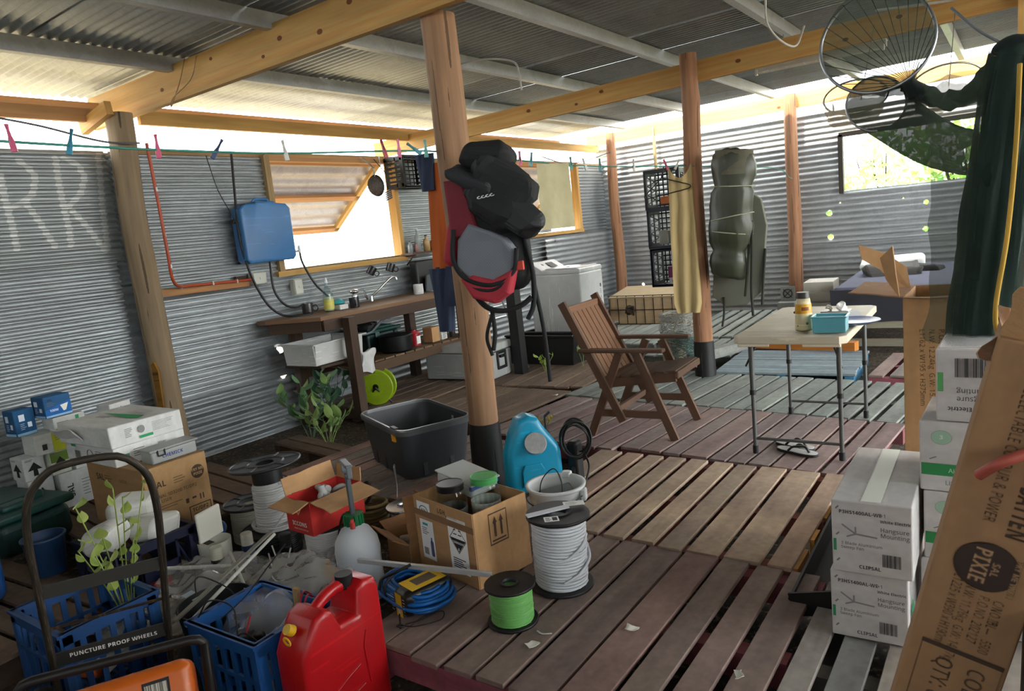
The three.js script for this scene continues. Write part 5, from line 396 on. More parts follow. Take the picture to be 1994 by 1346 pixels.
{ const t = thing('backpack', 'black red and grey backpack hung on the centre post', 'backpack', [-2.35, 1.16, -3.2], .25); t.scale.setScalar(1.0); const bk = fab(0x17191b, .8), rd = fab(0xb52f3e, .8), gy = fab(0x7b7f86, .9);
  mesh('main_bag', wob(rb(.4, .62, .2, .09, 0, .34, 0), .03, 4, 2), bk, t); const fp = mesh('front_panel', wob(ext([[-.14, .22], [-.15, .1], [-.09, .03], [.03, -.01], [.12, .04], [.14, .14], [.1, .2], [.02, .25], [-.08, .28]], .05, .02, .0, .09, .11, -.05), .012, 11), gy, t); const pk = mesh('pocket', wob(ext([[-.13, .0], [-.08, -.08], [.03, -.11], [.1, -.07], [.14, .03], [.04, -.02], [-.08, .01]], .06, .02, .0, .1, .115, 0), .006, 9), rd, t); mesh('zip_edge', tube([[-.17, .38, .14], [-.185, .22, .15], [-.12, .115, .16], [.03, .07, .16], [.15, .13, .15], [.18, .25, .14]], .013, 40), bk, fp); mesh('zip_edge', tube([[-.14, .1, .15], [-.06, .055, .16], [.04, .045, .165], [.13, .1, .155]], .009, 30), bk, pk); mesh('side_panel', wob(ext([[-.19, .62], [-.18, .34], [-.05, .36], [-.12, .62]], .03, .02, 0, 0, .09), .01, 7), fab(0x7d2734, .85), t); mesh('side_panel', wob(rb(.09, .24, .1, .04, -.22, .3, .05, 0, 0, -.25), .012, 8), rd, t);
  mesh('upper_bag', wob(wob(rb(.36, .34, .24, .1, .08, .54, .06, 0, 0, -.6), .05, 5, 8), .018, 17, 2), bk, t); mesh('top_roll', wob(rb(.28, .16, .18, .065, .03, .74, .02, 0, 0, -.2), .03, 9), bk, t); mesh('hood_fold', wob(rb(.28, .1, .16, .04, -.04, .62, .1, 0, 0, -.55), .03, 11), fab(0x2a2d30, .7), t); mesh('lower_fold', wob(rb(.26, .17, .18, .06, .19, .42, .08, 0, 0, -.75), .035, 10), fab(0x202224, .6), t); print(t, .1, .05, (x, c) => { x.strokeStyle = '#d5d7d8'; x.lineWidth = 8; for (const q of [14, 38, 62, 86]) { x.beginPath(); x.arc(q, 50, 11, .3, 5); x.stroke(); } }, [.06, .53, .197], [0, 0, .1], { name: 'logo' }); mesh('tag', bx(.02, .03, .004, .05, .7, .17), pls(0x2a7ea5, .5), t); mesh('buckle', rb(.04, .05, .02, .006, .19, .16, .14), pls(0xd9452f, .5), t);
  mesh('strap', [tube([[.2, .3, .06], [.22, .1, .04], [.2, -.06, .02], [.16, -.14, .02]], .014, 24), tube([[-.15, .06, .06], [-.06, -.05, .07], [.04, -.08, .08], [.14, -.06, .06], [.2, -.02, .04]], .016, 30)], bk, t); mesh('strap', [tube([[-.03, -.06, .06], [-.03, -.2, .05], [-.05, -.3, .05]], .013, 20), tube([[-.02, -.07, .06], [-.08, -.22, .05], [-.06, -.33, .05]], .01, 20)], bk, t); mesh('strap', tube([[.2, .1, 0], [.23, -.2, -.02], [.24, -.5, -.02]], .012, 24), bk, t); }
// ---------- armchair ----------
{ const t = thing('slatted_armchair', 'brown slatted timber folding armchair', 'chair', [-2.2, .004, -4.62], 0.06); const cm = wood(0x634a3d), cm2 = wood(0x80604b);
  const bt0 = [-.2, .38], bt1 = [-.5, .93]; for (const z of [-.27, .27]) { mesh('back_post', beam([-.06, .12, z], [-.46, .96, z], .03, .055), cm, t); mesh('leg', beam([-.32, 0, z * .93], [-.06, .6, z * .93], .028, .055), cm, t); mesh('leg', beam([.3, 0, z * .93], [.06, .6, z * .93], .028, .055), cm, t); mesh('armrest', rb(.62, .026, .07, .01, -.04, .62, z * 1.02), cm, t); mesh('side_rail', beam([-.24, .37, z * .82], [.32, .43, z * .82], .025, .06), cm, t); mesh('foot_rail', beam([-.26, .17, z * .93], [.23, .17, z * .93], .022, .05), cm, t); }
  const bk = mesh('backrest', beam([-.44, .9, -.26], [-.44, .9, .26], .03, .05), cm2, t); for (let i = 0; i < 7; i++) { const z = -.216 + i * .072; mesh('back_slat', beam([-.19, .4, z], [-.44, .9, z], .062, .012, [-.86, .5, 0]), cm2, bk); } mesh('back_rail', beam([-.18, .4, -.26], [-.18, .4, .26], .03, .05), cm, t); const st = mesh('seat', rb(.03, .05, .48, .01, .33, .445, 0), cm, t); for (let i = 0; i < 7; i++) mesh('seat_slat', rb(.066, .016, .46, .004, -.2 + i * .082, .415 + .008 * i * (i > 4 ? 1.1 : .9), 0), cm, st); mesh('cross_bar', beam([-.1, .2, -.25], [-.1, .2, .25], .025, .04), cm, t); }
// ---------- folding table ----------
{ const t = thing('folding_table', 'cream plastic folding table on grey metal legs', 'table', [-1.085, 0, -4.745], .02); const g = ext([[-.3, -.57], [-.27, -.605], [.27, -.605], [.3, -.57], [.3, .57], [.27, .605], [-.27, .605], [-.3, .57]], .03, .008, 0, .735, 0, Math.PI / 2); mesh('table_top', uvm(g, 'x'), mat(0xd8cdb4, .55, { map: T.scuff }), t); mesh('edge_lip', [rb(.18, .03, .016, .006, -.19, .712, .6), rb(.2, .03, .016, .006, .18, .712, .6)], mat(0xd8cdb4, .55), t); const lm = met(0x5b5d5c, .45, .6); for (const sx of [-1, 1]) for (const sz of [-1, 1]) { const l = mesh('leg', [rod([sx * .245, .72, sz * .46], [sx * .245, .38, sz * .46], .015), rod([sx * .245, .4, sz * .46], [sx * .245, .02, sz * .46], .0125)], lm, t); mesh('collar', cy(.018, .018, .03, sx * .245, .39, sz * .46, 14), M.black, l); mesh('foot', cy(.017, .017, .05, sx * .245, .03, sz * .46, 14), M.black, l); } for (const sz of [-1, 1]) mesh('foot_bar', rod([-.245, .1, sz * .46], [.245, .1, sz * .46], .009), lm, t); mesh('hinge_stay', [rod([-.2, .72, .44], [-.28, .55, .46], .006), rod([.2, .72, .44], [.26, .55, .46], .006)], M.black, t); }
{ const y = .765; const t = thing('spice_jar', 'clear jar with white lid on the table', 'jar', [-1.14, y, -4.82], 0); mesh('jar', lathe([[0, .002], [.034, 0], [.036, .01], [.036, .09], [.03, .1]], 26), clear(0xe9e4dc), t); mesh('spice', lathe([[0, .004], [.032, .004], [.032, .07], [0, .07]], 22), mat(0x5c4137, .9), t); mesh('lid', cy(.034, .034, .022, 0, .112, 0, 26), pls(0xe8e8e4, .3), t);
  const s = thing('sauce_bottle', 'cream squeeze bottle with yellow label and dark cap', 'bottle', [-1.02, y, -4.32], .3); mesh('bottle', lathe([[0, 0], [.046, 0], [.05, .012], [.046, .1], [.042, .15], [.036, .185], [0, .185]], 30), pls(0xe9dcae, .35), s); mesh('label_band', lathe([[.0472, .1], [.0435, .155]], 30), pls(0xe8a91e, .4), s); mesh('cap', cy(.034, .036, .035, 0, .203, 0, 26), pls(0x2b2722, .4), s); mesh('label_mark', new THREE.CylinderGeometry(.0458, .0468, .02, 12, 1, true, -.3, .9).translate(0, .128, 0), pls(0x8a4a16, .5), s); mesh('stain', [0, 1, 2, 3, 4, 5].map((i) => put(new THREE.SphereGeometry(.005 + .003 * (i % 2), 8, 6), .047 * Math.sin(i * 1.1 - .8), .03 + .015 * i, .047 * Math.cos(i * 1.1 - .8))), mat(0x6e5a35, .8), s);
  const c = thing('aqua_container', 'translucent aqua food container on the table corner', 'container', [-.865, y, -4.26], .05); const cm = new THREE.MeshPhysicalMaterial({ color: 0x7cc8d2, roughness: .35, transmission: .55, thickness: 0, side: THREE.DoubleSide }); mesh('tub', [rb(.15, .006, .11, .003, 0, .004, 0), rb(.17, .085, .006, .003, 0, .045, .06, .08), rb(.17, .085, .006, .003, 0, .045, -.06, -.08), rb(.006, .085, .12, .003, .082, .045, 0, 0, 0, -.08), rb(.006, .085, .12, .003, -.082, .045, 0, 0, 0, .08)], cm, c); mesh('rim', [rb(.185, .01, .014, .004, 0, .09, .066), rb(.185, .01, .014, .004, 0, .09, -.066), rb(.014, .01, .13, .004, .088, .09, 0), rb(.014, .01, .13, .004, -.088, .09, 0)], cm, c);
  one('blue_plate', 'blue plastic plate overhanging the table edge', 'plate', lathe([[0, .012], [.09, .01], [.14, .026], [.142, .022], [.092, .004], [0, .004]], 44), pls(0x5478b8, .3), null, [-.79, y, -4.52]);
  one('paper_sheet', 'printed paper sheet lying on the table', 'paper', wob(new THREE.BoxGeometry(.21, .003, .26, 8, 1, 8), .002), mat(0xd9dadb, .8), null, [-.92, y + .003, -4.88], [0, .2, 0]); const tr = thing('metal_tray', 'small metal ashtray with crumpled wrapper on the paper', 'tray', [-.97, y + .008, -4.96]); mesh('tray', rb(.17, .012, .12, .005, 0, .006, 0), met(0xa5a4a0, .4, .7), tr); mesh('wrapper', wob(new THREE.IcosahedronGeometry(.03, 3), .02, 30), mat(0xe0dfda, .7), tr).position.set(.03, .035, 0); mesh('wrapper', wob(new THREE.IcosahedronGeometry(.02, 2), .015, 40, 4), mat(0xbdb8aa, .7), tr).position.set(-.04, .03, .01); }
{ const sole = () => { const s = new THREE.Shape(); s.moveTo(-.13, 0); s.bezierCurveTo(-.135, .04, -.06, .04, 0, .032); s.bezierCurveTo(.06, .045, .13, .055, .135, .005); s.bezierCurveTo(.135, -.045, .06, -.045, 0, -.035); s.bezierCurveTo(-.06, -.04, -.13, -.04, -.13, 0); const g = new THREE.ExtrudeGeometry(s, { depth: .012, bevelEnabled: true, bevelSize: .002, bevelThickness: .002, curveSegments: 14 }); return g.rotateX(-Math.PI / 2); }; const th = (label, x, z, a) => { const t = thing('flip_flop', label, 'sandal', [x, .003, z], a, 'pair of flip-flops'); mesh('sole', sole(), M.black, t); mesh('footbed', sole().scale(.97, .3, .95).translate(0, .0125, 0), pls(0xc9c9c6, .6), t); mesh('strap', [tube([[.085, .016, 0], [.06, .045, .0], [0, .045, .03], [-.035, .016, .036]], .007, 24), tube([[.085, .016, 0], [.06, .045, 0], [0, .045, -.028], [-.035, .016, -.034]], .007, 24)], M.black, t); }; th('pale flip-flop under the table, nearer the camera', -1.1, -4.36, -.35); th('pale flip-flop under the table, behind its twin', -1.14, -4.47, -.4); }
// ---------- crate stack, towel, swag ----------
{ const nm = pls(0x1b2030, .45); [['top navy shelf crate of the hanging stack', 1.57], ['middle navy shelf crate of the hanging stack', 1.18], ['bottom navy shelf crate of the hanging stack', .79]].forEach(([l, y], i) => { const o = crate(l, [.36, .3, .38], nm, [-2.93 + .01 * i, y + .19, -7.18], 0, 'hanging crates', 1); o.rotation.set(Math.PI / 2, 0, -.02 + .01 * i); });
  const it = (n, l, c, g, m, p) => one(n, l, c, g, m, 'things in the hanging crates', p); it('orange_tin', 'orange packet in the top hanging crate', 'packet', rb(.1, .08, .1, .01), pls(0xd9762a, .5), [-2.95, 1.65, -7.05]); it('white_packet', 'white packet in the top hanging crate', 'packet', rb(.12, .16, .08, .01), pls(0xc9ccc8, .5), [-2.84, 1.7, -7.05]); it('grey_jar', 'grey jar in the middle hanging crate', 'jar', lathe([[0, 0], [.05, 0], [.05, .16], [.03, .18], [0, .18]], 20), pls(0x8f9690, .4), [-2.88, 1.21, -7.05]); it('pale_packet', 'pale packet in the middle hanging crate', 'packet', rb(.1, .14, .1, .01), pls(0xb9b9a9, .5), [-2.99, 1.28, -7.05]); it('blue_bottle', 'blue and white bottle in the bottom hanging crate', 'bottle', lathe([[0, 0], [.05, 0], [.05, .1], [.04, .13], [0, .13]], 20), pls(0x3f7fb5, .4), [-2.88, 1.03, -7.03]); it('magenta_packet', 'magenta packet in the bottom hanging crate', 'packet', rb(.16, .12, .1, .01), pls(0x8d2f6c, .4), [-2.88, .92, -7.03]); const w = smallBox('white packet with blue letters in the bottom hanging crate', [.16, .07, .1], 0xd4dbe2, [-2.87, .795, -7.03], 0, [['z', .15, .05, (x, c) => txt(x, c, 'BREW', 50, 50, 70, '#223a8a', { bold: 1, align: 'center' })]], 'things in the hanging crates'); }
{ const pts = [[-.12, .0], [-.13, -.4], [-.12, -.9], [-.1, -1.27], [-.06, -1.31], [.05, -1.31], [.1, -1.27], [.12, -1.18], [.1, -.6], [.085, -.1], [.1, .02], [.07, .04], [.06, -.02], [.02, -.12], [-.03, -.06], [-.06, .03]]; const s = new THREE.Shape(pts.map((p) => new THREE.Vector2(...p))); const g0 = new THREE.PlaneGeometry(.24, 1.32, 20, 60); const p = g0.attributes.position; for (let i = 0; i < p.count; i++) { const x = p.getX(i), y = p.getY(i), t = .5 - y / 1.32; let xx = x * (.86 + .16 * t), yy = y - .66 + .0; if (t > .93) xx *= 1 - (t - .93) * 3; if (t < .1) { yy -= .12 * (1 - (x / .12) ** 2) * (1 - t / .1); } p.setXYZ(i, xx, yy, .014 * Math.sin(x * 55 + t * 3) + .01 * PN.noise(x * 12, y * 5, 2)); } g0.computeVertexNormals(); const back = g0.clone().translate(0, -.005, -.03); const t = thing('yellow_singlet', 'long yellow towelling garment pegged on the line', 'garment', [-2.45, 1.93, -6.18], .1); mesh('front', g0, fab(0xcbb480), t); mesh('back', back, fab(0xc2ab78), t); const h = thing('coat_hanger', 'black wire coat hanger over the yellow garment', 'hanger', [-2.58, 1.93, -6.14], .15); mesh('wire', tube([[0, 0, 0], [0, -.05, 0], [-.02, -.1, 0], [.2, -.18, 0], [.23, -.2, 0], [.2, -.22, 0], [-.16, -.27, 0], [-.19, -.25, 0], [-.17, -.23, 0], [-.02, -.1, 0]], .005, 90, false, 6, .2), M.black, h); }
{ const t = thing('swag_roll', 'rolled olive green swag tied upright to the post', 'swag', [-2.1, .9, -6.3], 0); t.rotation.z = -.09; const pr = [[0, 0], [.12, 0], [.165, .03], [.175, .14], [.165, .2], [.14, .25], [.178, .32], [.19, .45], [.178, .52], [.185, .62], [.18, .74], [.158, .79], [.183, .87], [.18, .97], [.165, 1.05], [.14, 1.08], [.09, 1.1], [0, 1.1]]; const g = wob(wob(lathe(pr, 60), .025, 6, 3), .009, 24, 5); g.scale(1, 1, .75); mesh('roll', g, mat(0x383c2c, .42, { bumpMap: T.rough, bumpScale: .006 }), t); mesh('canvas_end', wob(cy(.15, .166, .2, 0, .99, 0, 40, true), .01, 6).scale(1.06, 1, .82), fab(0x6a6857), t); const rope = (y, dy) => tube(Array.from({ length: 14 }, (_, i) => { const a = i / 14 * 6.283; return v(Math.cos(a) * .186, y + dy * Math.cos(a), Math.sin(a) * .142); }), .005, 60, true); for (const [y, d] of [[.79, .0], [.53, .04], [.4, -.015]]) mesh('rope', rope(y, d), pls(0xb9bd9f, .8), t); mesh('strap', [tube([[.18, .5, .02], [.2, .2, .04], [.21, -.1, .04], [.23, -.32, .03]], .011, 20), tube([[.17, .3, .03], [.17, .05, .05], [.16, -.15, .05]], .011, 20)], fab(0x2c2e26), t); }
one('foam_mat', 'grey green foam sleeping mat behind the swag', 'mat', ext([[-.2, -.45], [-.08, -.53], [.1, -.5], [.22, -.38], [.23, .2], [.17, .42], [.05, .5], [-.2, .5]], .035, .008), fab(0x77796b), null, [-2.06, 1.15, -6.47], [0, .05, -.1]); { const fm = scene.children[scene.children.length - 1]; mesh('strap', tube([[.24, .0, .03], [.24, -.3, .04], [.24, -.5, .03]], .011, 16), fab(0x33352c), fm); mesh('strap', tube([[-.1, -.45, .03], [-.09, -.6, .04], [-.1, -.72, .04]], .01, 16), fab(0x33352c), fm); }
// ---------- far corner ----------
{ const t = thing('timber_bin', 'pale timber bin fronted with rusty mesh grid', 'bin', [-4.45, -.15, -9.85], -.04); const bm = mat(0xc5a983, .8, { map: T.card }); mesh('front_board', bx(1.15, .48, .02, 0, .27, .24), bm, t); mesh('end_board', bx(.02, .48, .5, -.57, .27, 0), bm, t); mesh('end_board', bx(.02, .48, .5, .57, .27, 0), bm, t); mesh('cover', wob(bx(1.2, .02, .6, .02, .56, -.02, .18), .012, 4), mat(0xb5a180, .85, { map: T.card }), t); for (let i = 0; i < 9; i++) mesh('mesh_bar', rod([-.58 + i * .145, .12, .265], [-.58 + i * .145, .54, .265], .006, 6), M.rust, t); for (const y of [.12, .33, .54]) mesh('mesh_bar', rod([-.6, y, .268], [.6, y, .268], .006, 6), M.rust, t); } one('floor_brush', 'dark bristle brush leaning on the timber bin', 'brush', wob(new THREE.IcosahedronGeometry(.07, 3), .05, 20), M.rust, null, [-4.6, .2, -9.4]);
{ const t = thing('net_bucket', 'dirty white bucket holding bunched fishing net', 'bucket', [-2.86, .005, -6.78], 0); mesh('bucket', lathe([[0, .002], [.115, 0], [.14, .3], [.15, .31], [.14, .31], [.11, .01], [0, .01]], 30), mat(0xb5a990, .7, { map: T.scuff }), t); const strands = (n, R, cx, cy2, cz, sc) => { const g = []; for (let k = 0; k < n; k++) { const P = []; let a = rnd(6.28), b = rnd(6.28); for (let i = 0; i < 9; i++) { a += rnd(-.9, .9) + .5; b += rnd(-.7, .7); P.push(v(cx + Math.cos(a) * R * rnd(.75, 1), cy2 + Math.sin(b) * R * sc * rnd(.8, 1), cz + Math.sin(a) * R * rnd(.75, 1))); } g.push(tube(P, .0022, 40, false, 4)); } return g; }; const o1 = mesh('white_net', strands(90, .2, .06, .36, 0, .85), pls(0xb9bcb4, .7), t); o1.userData.kind = 'stuff'; const o2 = mesh('green_net', strands(80, .17, .18, .17, .08, .9), pls(0x4f7b75, .7), t); o2.userData.kind = 'stuff'; } one('net_pole', 'thin wooden pole leaning by the bunched net', 'pole', rod([-3.02, .1, -6.9], [-2.75, .9, -7.3], .012), M.pineGrey);
{ const t = thing('camp_bed', 'bed with dark grey sheet and low timber rails', 'bed', [-1.0, -.15, -9.6], .03); const mt = mesh('mattress', wob(rb(1.4, .26, 2.6, .06, 0, .56, 0), .012, 3), fab(0x5b5d72), t); mesh('sheet_drop', wob(new THREE.BoxGeometry(1.42, .34, .02, 30, 6, 1).translate(0, .5, 1.31), .012, 6), fab(0x2f3037), mt); mesh('rail', bx(1.4, .09, .04, 0, .3, 1.28), wood(0x9a9a92), t); mesh('rail', bx(1.4, .08, .04, 0, .1, 1.28), wood(0x8a8a84), t); for (const [x, z] of [[-.66, 1.26], [.66, 1.26], [-.66, -1.26], [.66, -1.26]]) mesh('leg', bx(.07, .42, .07, x, .21, z), wood(0x8a8a84), t); mesh('side_rail', bx(.04, .1, 2.5, -.68, .32, 0), wood(0x8a8a84), t); }
one('pillow', 'white pillow at the head of the bed', 'pillow', wob(rb(.75, .13, .44, .06), .03, 4, 5), fab(0xe2e2de), null, [-1.36, .6, -10.5], [.1, .15, .0]); one('bed_clothes', 'heap of grey crumpled clothes on the bed', 'clothes', wob(rb(.62, .16, .4, .08, 0, 0, 0), .09, 7, 9), fab(0x55534f), null, [-1.25, .58, -9.6], [0, .3, 0]); one('bed_clothes', 'dark checked shirt lying past the grey heap on the bed', 'clothes', wob(rb(.4, .08, .3, .04), .05, 8, 2), fab(0x2f2e2c), null, [-.95, .56, -9.95], [0, -.2, 0]);
{ const t = thing('cool_box', 'beige cool box beside the bed head', 'cool box', [-2.02, -.15, -9.5], .05); mesh('box', rb(.36, .42, .5, .03, 0, .21, 0), pls(0xc4c0b2, .5), t); mesh('lid', rb(.38, .12, .52, .025, 0, .62 - .14, 0), pls(0xcdc9bb, .5), t); mesh('stand', bx(.34, .12, .46, 0, .6, 0).translate(0, 0, 0), pls(0xcdc9bb, .5), t); } { const t = thing('gas_heater', 'small grey metal camp stove by the end wall post', 'stove', [-2.72, -.15, -10.6]); mesh('body', rb(.24, .26, .16, .015, 0, .13, 0), met(0x8b8e8a, .5, .5), t); mesh('back_plate', bx(.2, .22, .02, 0, .36, -.06), met(0x9b9d98, .45, .5), t); mesh('burner', [tor(.06, .008, 0, .37, -.045), rod([-.06, .31, -.045], [.06, .43, -.045], .005), rod([.06, .31, -.045], [-.06, .43, -.045], .005)], M.dark, t); mesh('slot', bx(.14, .02, .004, 0, .17, .082), M.black, t); }
one('orange_beam', 'short orange painted timber under the far end of the table', 'timber', beam([-2.35, .05, -7.7], [-1.3, .05, -7.55], .12, .09), wood(0xd08a3e)); { const t = thing('grey_timber_stack', 'grey timber plank lying along the foot of the red post', 'plank', [-2.5, .03, -7.35], 1.2); mesh('plank', bx(1.2, .1, .12, 0, .02, 0), pal(0x8d8d88), t); }
// ---------- right side cartons ----------
const fanFront = (x, c) => { txt(x, c, 'P3HS1400AL-WE', 8, 13, 7, '#333', { bold: 1 }); txt(x, c, '×1', 62, 13, 7, '#333'); txt(x, c, 'White Electric', 62, 22, 5.5, '#333', { bold: 1 }); txt(x, c, 'Hangsure', 62, 34, 8, '#555'); txt(x, c, 'Mounting', 62, 42, 8, '#555'); x.strokeStyle = '#888'; x.lineWidth = 2; x.beginPath(); x.moveTo(12, 32); x.lineTo(30, 44); x.lineTo(58, 46); x.moveTo(30, 44); x.lineTo(18, 49); x.moveTo(30, 44); x.lineTo(30, 34); x.stroke(); txt(x, c, '3 Blade Aluminium', 10, 58, 6, '#777'); txt(x, c, 'Sweep Fan', 10, 64, 6, '#777'); x.fillStyle = '#2f8a5c'; x.fillRect(0, 54, 4, 17); bars(x, 64, 68, 24, 18); txt(x, c, '⊞CLIPSAL', 30, 90, 7, '#222', { bold: 1 }); x.strokeStyle = '#777'; for (const [a, b] of [[4, 6], [4, 44], [4, 82]]) { x.beginPath(); x.moveTo(a, b + 4); x.lineTo(a + 4, b); x.stroke(); } };
const airFront = (x, c) => { x.fillStyle = '#2f8a4e'; x.fillRect(0, 60, 100, 17); txt(x, c, 'Airflow', 16, 69, 9, '#bfe0c6'); txt(x, c, 'Life Is On', 14, 87, 9, '#7d8f84'); x.fillStyle = '#9fc0a8'; x.beginPath(); x.ellipse(12, 22, 6, 10, 0, 0, 7); x.fill(); txt(x, c, '3', 12, 22, 8, '#e8efe9', { align: 'center' }); lines(x, 40, 10, 34, 12, 4, 1, '#aaa'); x.strokeStyle = '#777'; x.lineWidth = 1; x.beginPath(); x.moveTo(5, 54); x.lineTo(9, 50); x.stroke(); };
{ const wm = crd(0xd2cfcd), b1 = carton('fan_carton', 'lower white fan carton with crushed plastic wrap', [.235, .245, .58], wm, [-.415, .004, -2.76], .02, 'white fan cartons', { dent: .008 }); print(b1, .225, .235, fanFront, [0, .122, .296]); mesh('wrap', wob(rb(.245, .23, .56, .02, 0, .115, 0), .006, 14), clear(0xffffff, { roughness: .3, transmission: .92 }), b1); const b2 = carton('fan_carton', 'upper white fan carton with a taped top', [.24, .255, .58], wm, [-.4, .253, -2.74], .02, 'white fan cartons', { dent: .003 }); print(b2, .23, .245, fanFront, [0, .127, .2925]); mesh('tape', bx(.06, .001, .57, .0, .2565, 0), mat(0xcfd1c6, .5), b2); print(b2, .5, .1, (x) => { x.fillStyle = '#2f8a5c'; x.fillRect(88, 0, 12, 100); }, [.1215, .09, 0.04], [0, Math.PI / 2, 0]); print(b1, .5, .07, (x) => { x.fillStyle = '#2f8a5c'; x.fillRect(0, 0, 12, 100); }, [.1245, .1, 0], [0, Math.PI / 2, 0]);
  [['lowest Airflow carton beside the front fan stack', 0, -.0, .5], ['second carton up beside the front fan stack', 1, .01, .5], ['third carton up, bearing the wide green band', 2, .0, .5], ['topmost white carton with upside-down print', 3, .05, .4]].forEach(([l, k, dx, w]) => { const b = carton('fan_carton', l.replace('Airflow', 'green banded'), [w, .243, .34], wm, [-.27 + w / 2 + dx, .004 + k * .245, -2.83], -.02, 'white fan cartons', { dent: .003 }); if (k < 3) print(b, w - .01, .24, airFront, [0, .122, .1735]); else print(b, w - .01, .24, (x, c) => { x.save(); x.translate(100, 100); x.rotate(Math.PI); x.scale(1, 1); txt(x, c, '×1', 60, 6, 9, '#333'); txt(x, c, 'White Electric', 60, 18, 8, '#333', { bold: 1 }); txt(x, c, 'Hangsure', 60, 32, 10, '#444'); txt(x, c, 'Mounting', 60, 43, 10, '#444'); bars(x, 62, 62, 26, 26); x.restore(); x.fillStyle = '#5aa863'; x.fillRect(0, 32, 4, 26); }, [0, .122, .1735]); if (k === 3) mesh('film', wob(bx(w - .02, .004, .3, 0, .247, 0), .004, 12), clear(0xffffff, { roughness: .2, transmission: .7 }), b); }); }
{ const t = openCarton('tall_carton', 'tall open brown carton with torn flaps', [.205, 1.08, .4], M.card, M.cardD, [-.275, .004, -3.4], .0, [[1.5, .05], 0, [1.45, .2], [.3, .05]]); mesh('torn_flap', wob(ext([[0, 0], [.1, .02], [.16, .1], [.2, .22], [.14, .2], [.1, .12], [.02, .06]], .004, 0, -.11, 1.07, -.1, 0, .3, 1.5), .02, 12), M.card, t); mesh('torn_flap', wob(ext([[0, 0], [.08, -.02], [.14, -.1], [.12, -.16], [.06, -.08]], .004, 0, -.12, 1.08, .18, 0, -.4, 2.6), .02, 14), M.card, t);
  print(t, .2, 1.06, (x, c) => { const R = Math.PI / 2, q = (s, a, b, z) => { x.save(); x.translate(a, b); x.scale(c.height / c.width, 1); x.rotate(R); x.fillStyle = '#4a3626'; x.font = z + 'px sans-serif'; x.fillText(s, 0, 0); x.restore(); }; q('C/NO.      /2500', 68, 10, 2.6); q('P.O.NO. 202150', 54, 10, 2.6); q('N.W: 12.24kg  G.W: 15.45kg', 38, 10, 2.6); q('L1162 x W195 x H375mm', 22, 10, 2.6); x.fillStyle = '#3c2c20'; x.beginPath(); x.ellipse(42, 47, 19, 4.2, 0, 0, 7); x.fill(); q('PIXIE', 40, 45.2, 2, '#c9a'); x.strokeStyle = '#4a3626'; x.lineWidth = .6; x.strokeRect(30, 68, 80, 30); q('QTY', 60, 70, 5); }, [.005, .53, .2032], [0, 0, 0], { ppm: 900 }); }
// leaning carton
{ const t = thing('leaning_carton', 'long brown batten carton leaning in the near corner', 'box', [-.32, .0, -1.7], 0); t.rotation.z = -.235; const W = .19, L = 1.225, Dp = .36; mesh('body', wob(rb(W, L, Dp, .006, W / 2, L / 2, -Dp / 2), .005, 6), crd(0xa9815c), t); mesh('torn_edge', wob(new THREE.BoxGeometry(.09, .16, .004, 8, 10, 1).translate(.05, L + .02, -.02), .03, 16), M.card, t); mesh('torn_edge', wob(new THREE.BoxGeometry(.1, .1, .004, 8, 8, 1).rotateY(1).translate(.02, L + .0, -.1), .04, 18), crd(0xb99a80), t);
  print(t, W - .006, L - .02, (x, c) => { const R = Math.PI / 2, q = (s, a, b, z, bold, col = '#46342a', st = .62) => { x.save(); x.translate(a, b); x.scale(c.height / c.width, 1); x.rotate(R); x.scale(st, 1); x.fillStyle = col; x.textBaseline = 'middle'; x.font = (bold ? 'bold ' : '') + z + 'px sans-serif'; x.fillText(s, 0, 0); x.restore(); }; q('WEATHERPROOF BATTEN', 68, 1, 4.3, 1); q('TC SELECTABLE COLOUR & POWER', 36, 4, 2.3, 0, '#46342a', .75); x.fillStyle = '#3b2c26'; x.beginPath(); x.ellipse(50, 39, 32, 4.6, 0, 0, 7); x.fill(); q('▞SAL', 62, 37, 1.8, 1, '#b08a64', .9); q('PIXIE', 42, 35.5, 3.4, 1, '#b08a64', .8); q('TRY ME WITH', 76, 36, 1.3, 1, '#b08a64', .9); q('C/NO.IBL—   5500', 70, 44.5, 2.2, 0); q('P.O.NO. 202127', 56, 44.5, 2.2, 0); q('N.W: 11.76kg  G.W: 14.97kg', 41, 43, 2.2, 0); q('L1225 x W390 x H190mm', 26, 42, 2.2, 0); x.strokeStyle = '#46342a'; x.lineWidth = .8; x.strokeRect(12, 57, 84, 36); q('CODE: SL9726/40TC', 74, 59, 4, 0, '#46342a', .8); q('QTY: 6', 40, 59, 4, 0, '#46342a', .8); }, [W / 2, L / 2, .0045], [0, 0, 0], { ppm: 1600, rough: .85 }); }
one('dark_bag', 'charcoal grey bag at the foot of the leaning carton', 'bag', wob(rb(.3, .62, .3, .06, 0, .31, 0), .03, 5), fab(0x5a5d5e), null, [.16, .004, -1.75]); one('hose_end', 'pinkish red plastic hose end beside the leaning carton', 'hose', tube([[-.065, .93, -1.62], [-.03, .965, -1.6], [.02, .985, -1.62], [.09, .99, -1.66]], .011, 24), pls(0xc9604f, .5));
// black tray by the fan cartons
{ const t = thing('black_tray', 'black plastic tray lying low between pallet and fan cartons', 'tray', [-.61, -.035, -3.14], .0); const g = [bx(.2, .012, 1.0, 0, 0, 0), bx(.012, .07, 1.0, -.1, .035, 0), bx(.012, .12, 1.0, .1, .06, 0), bx(.2, .09, .012, 0, .045, .5)]; const b = mesh('tray', g, M.black, t); t.rotation.set(.0, .02, .25); mesh('rib', rb(.12, .012, .025, .005, .0, .012, .4), M.dark, t); }
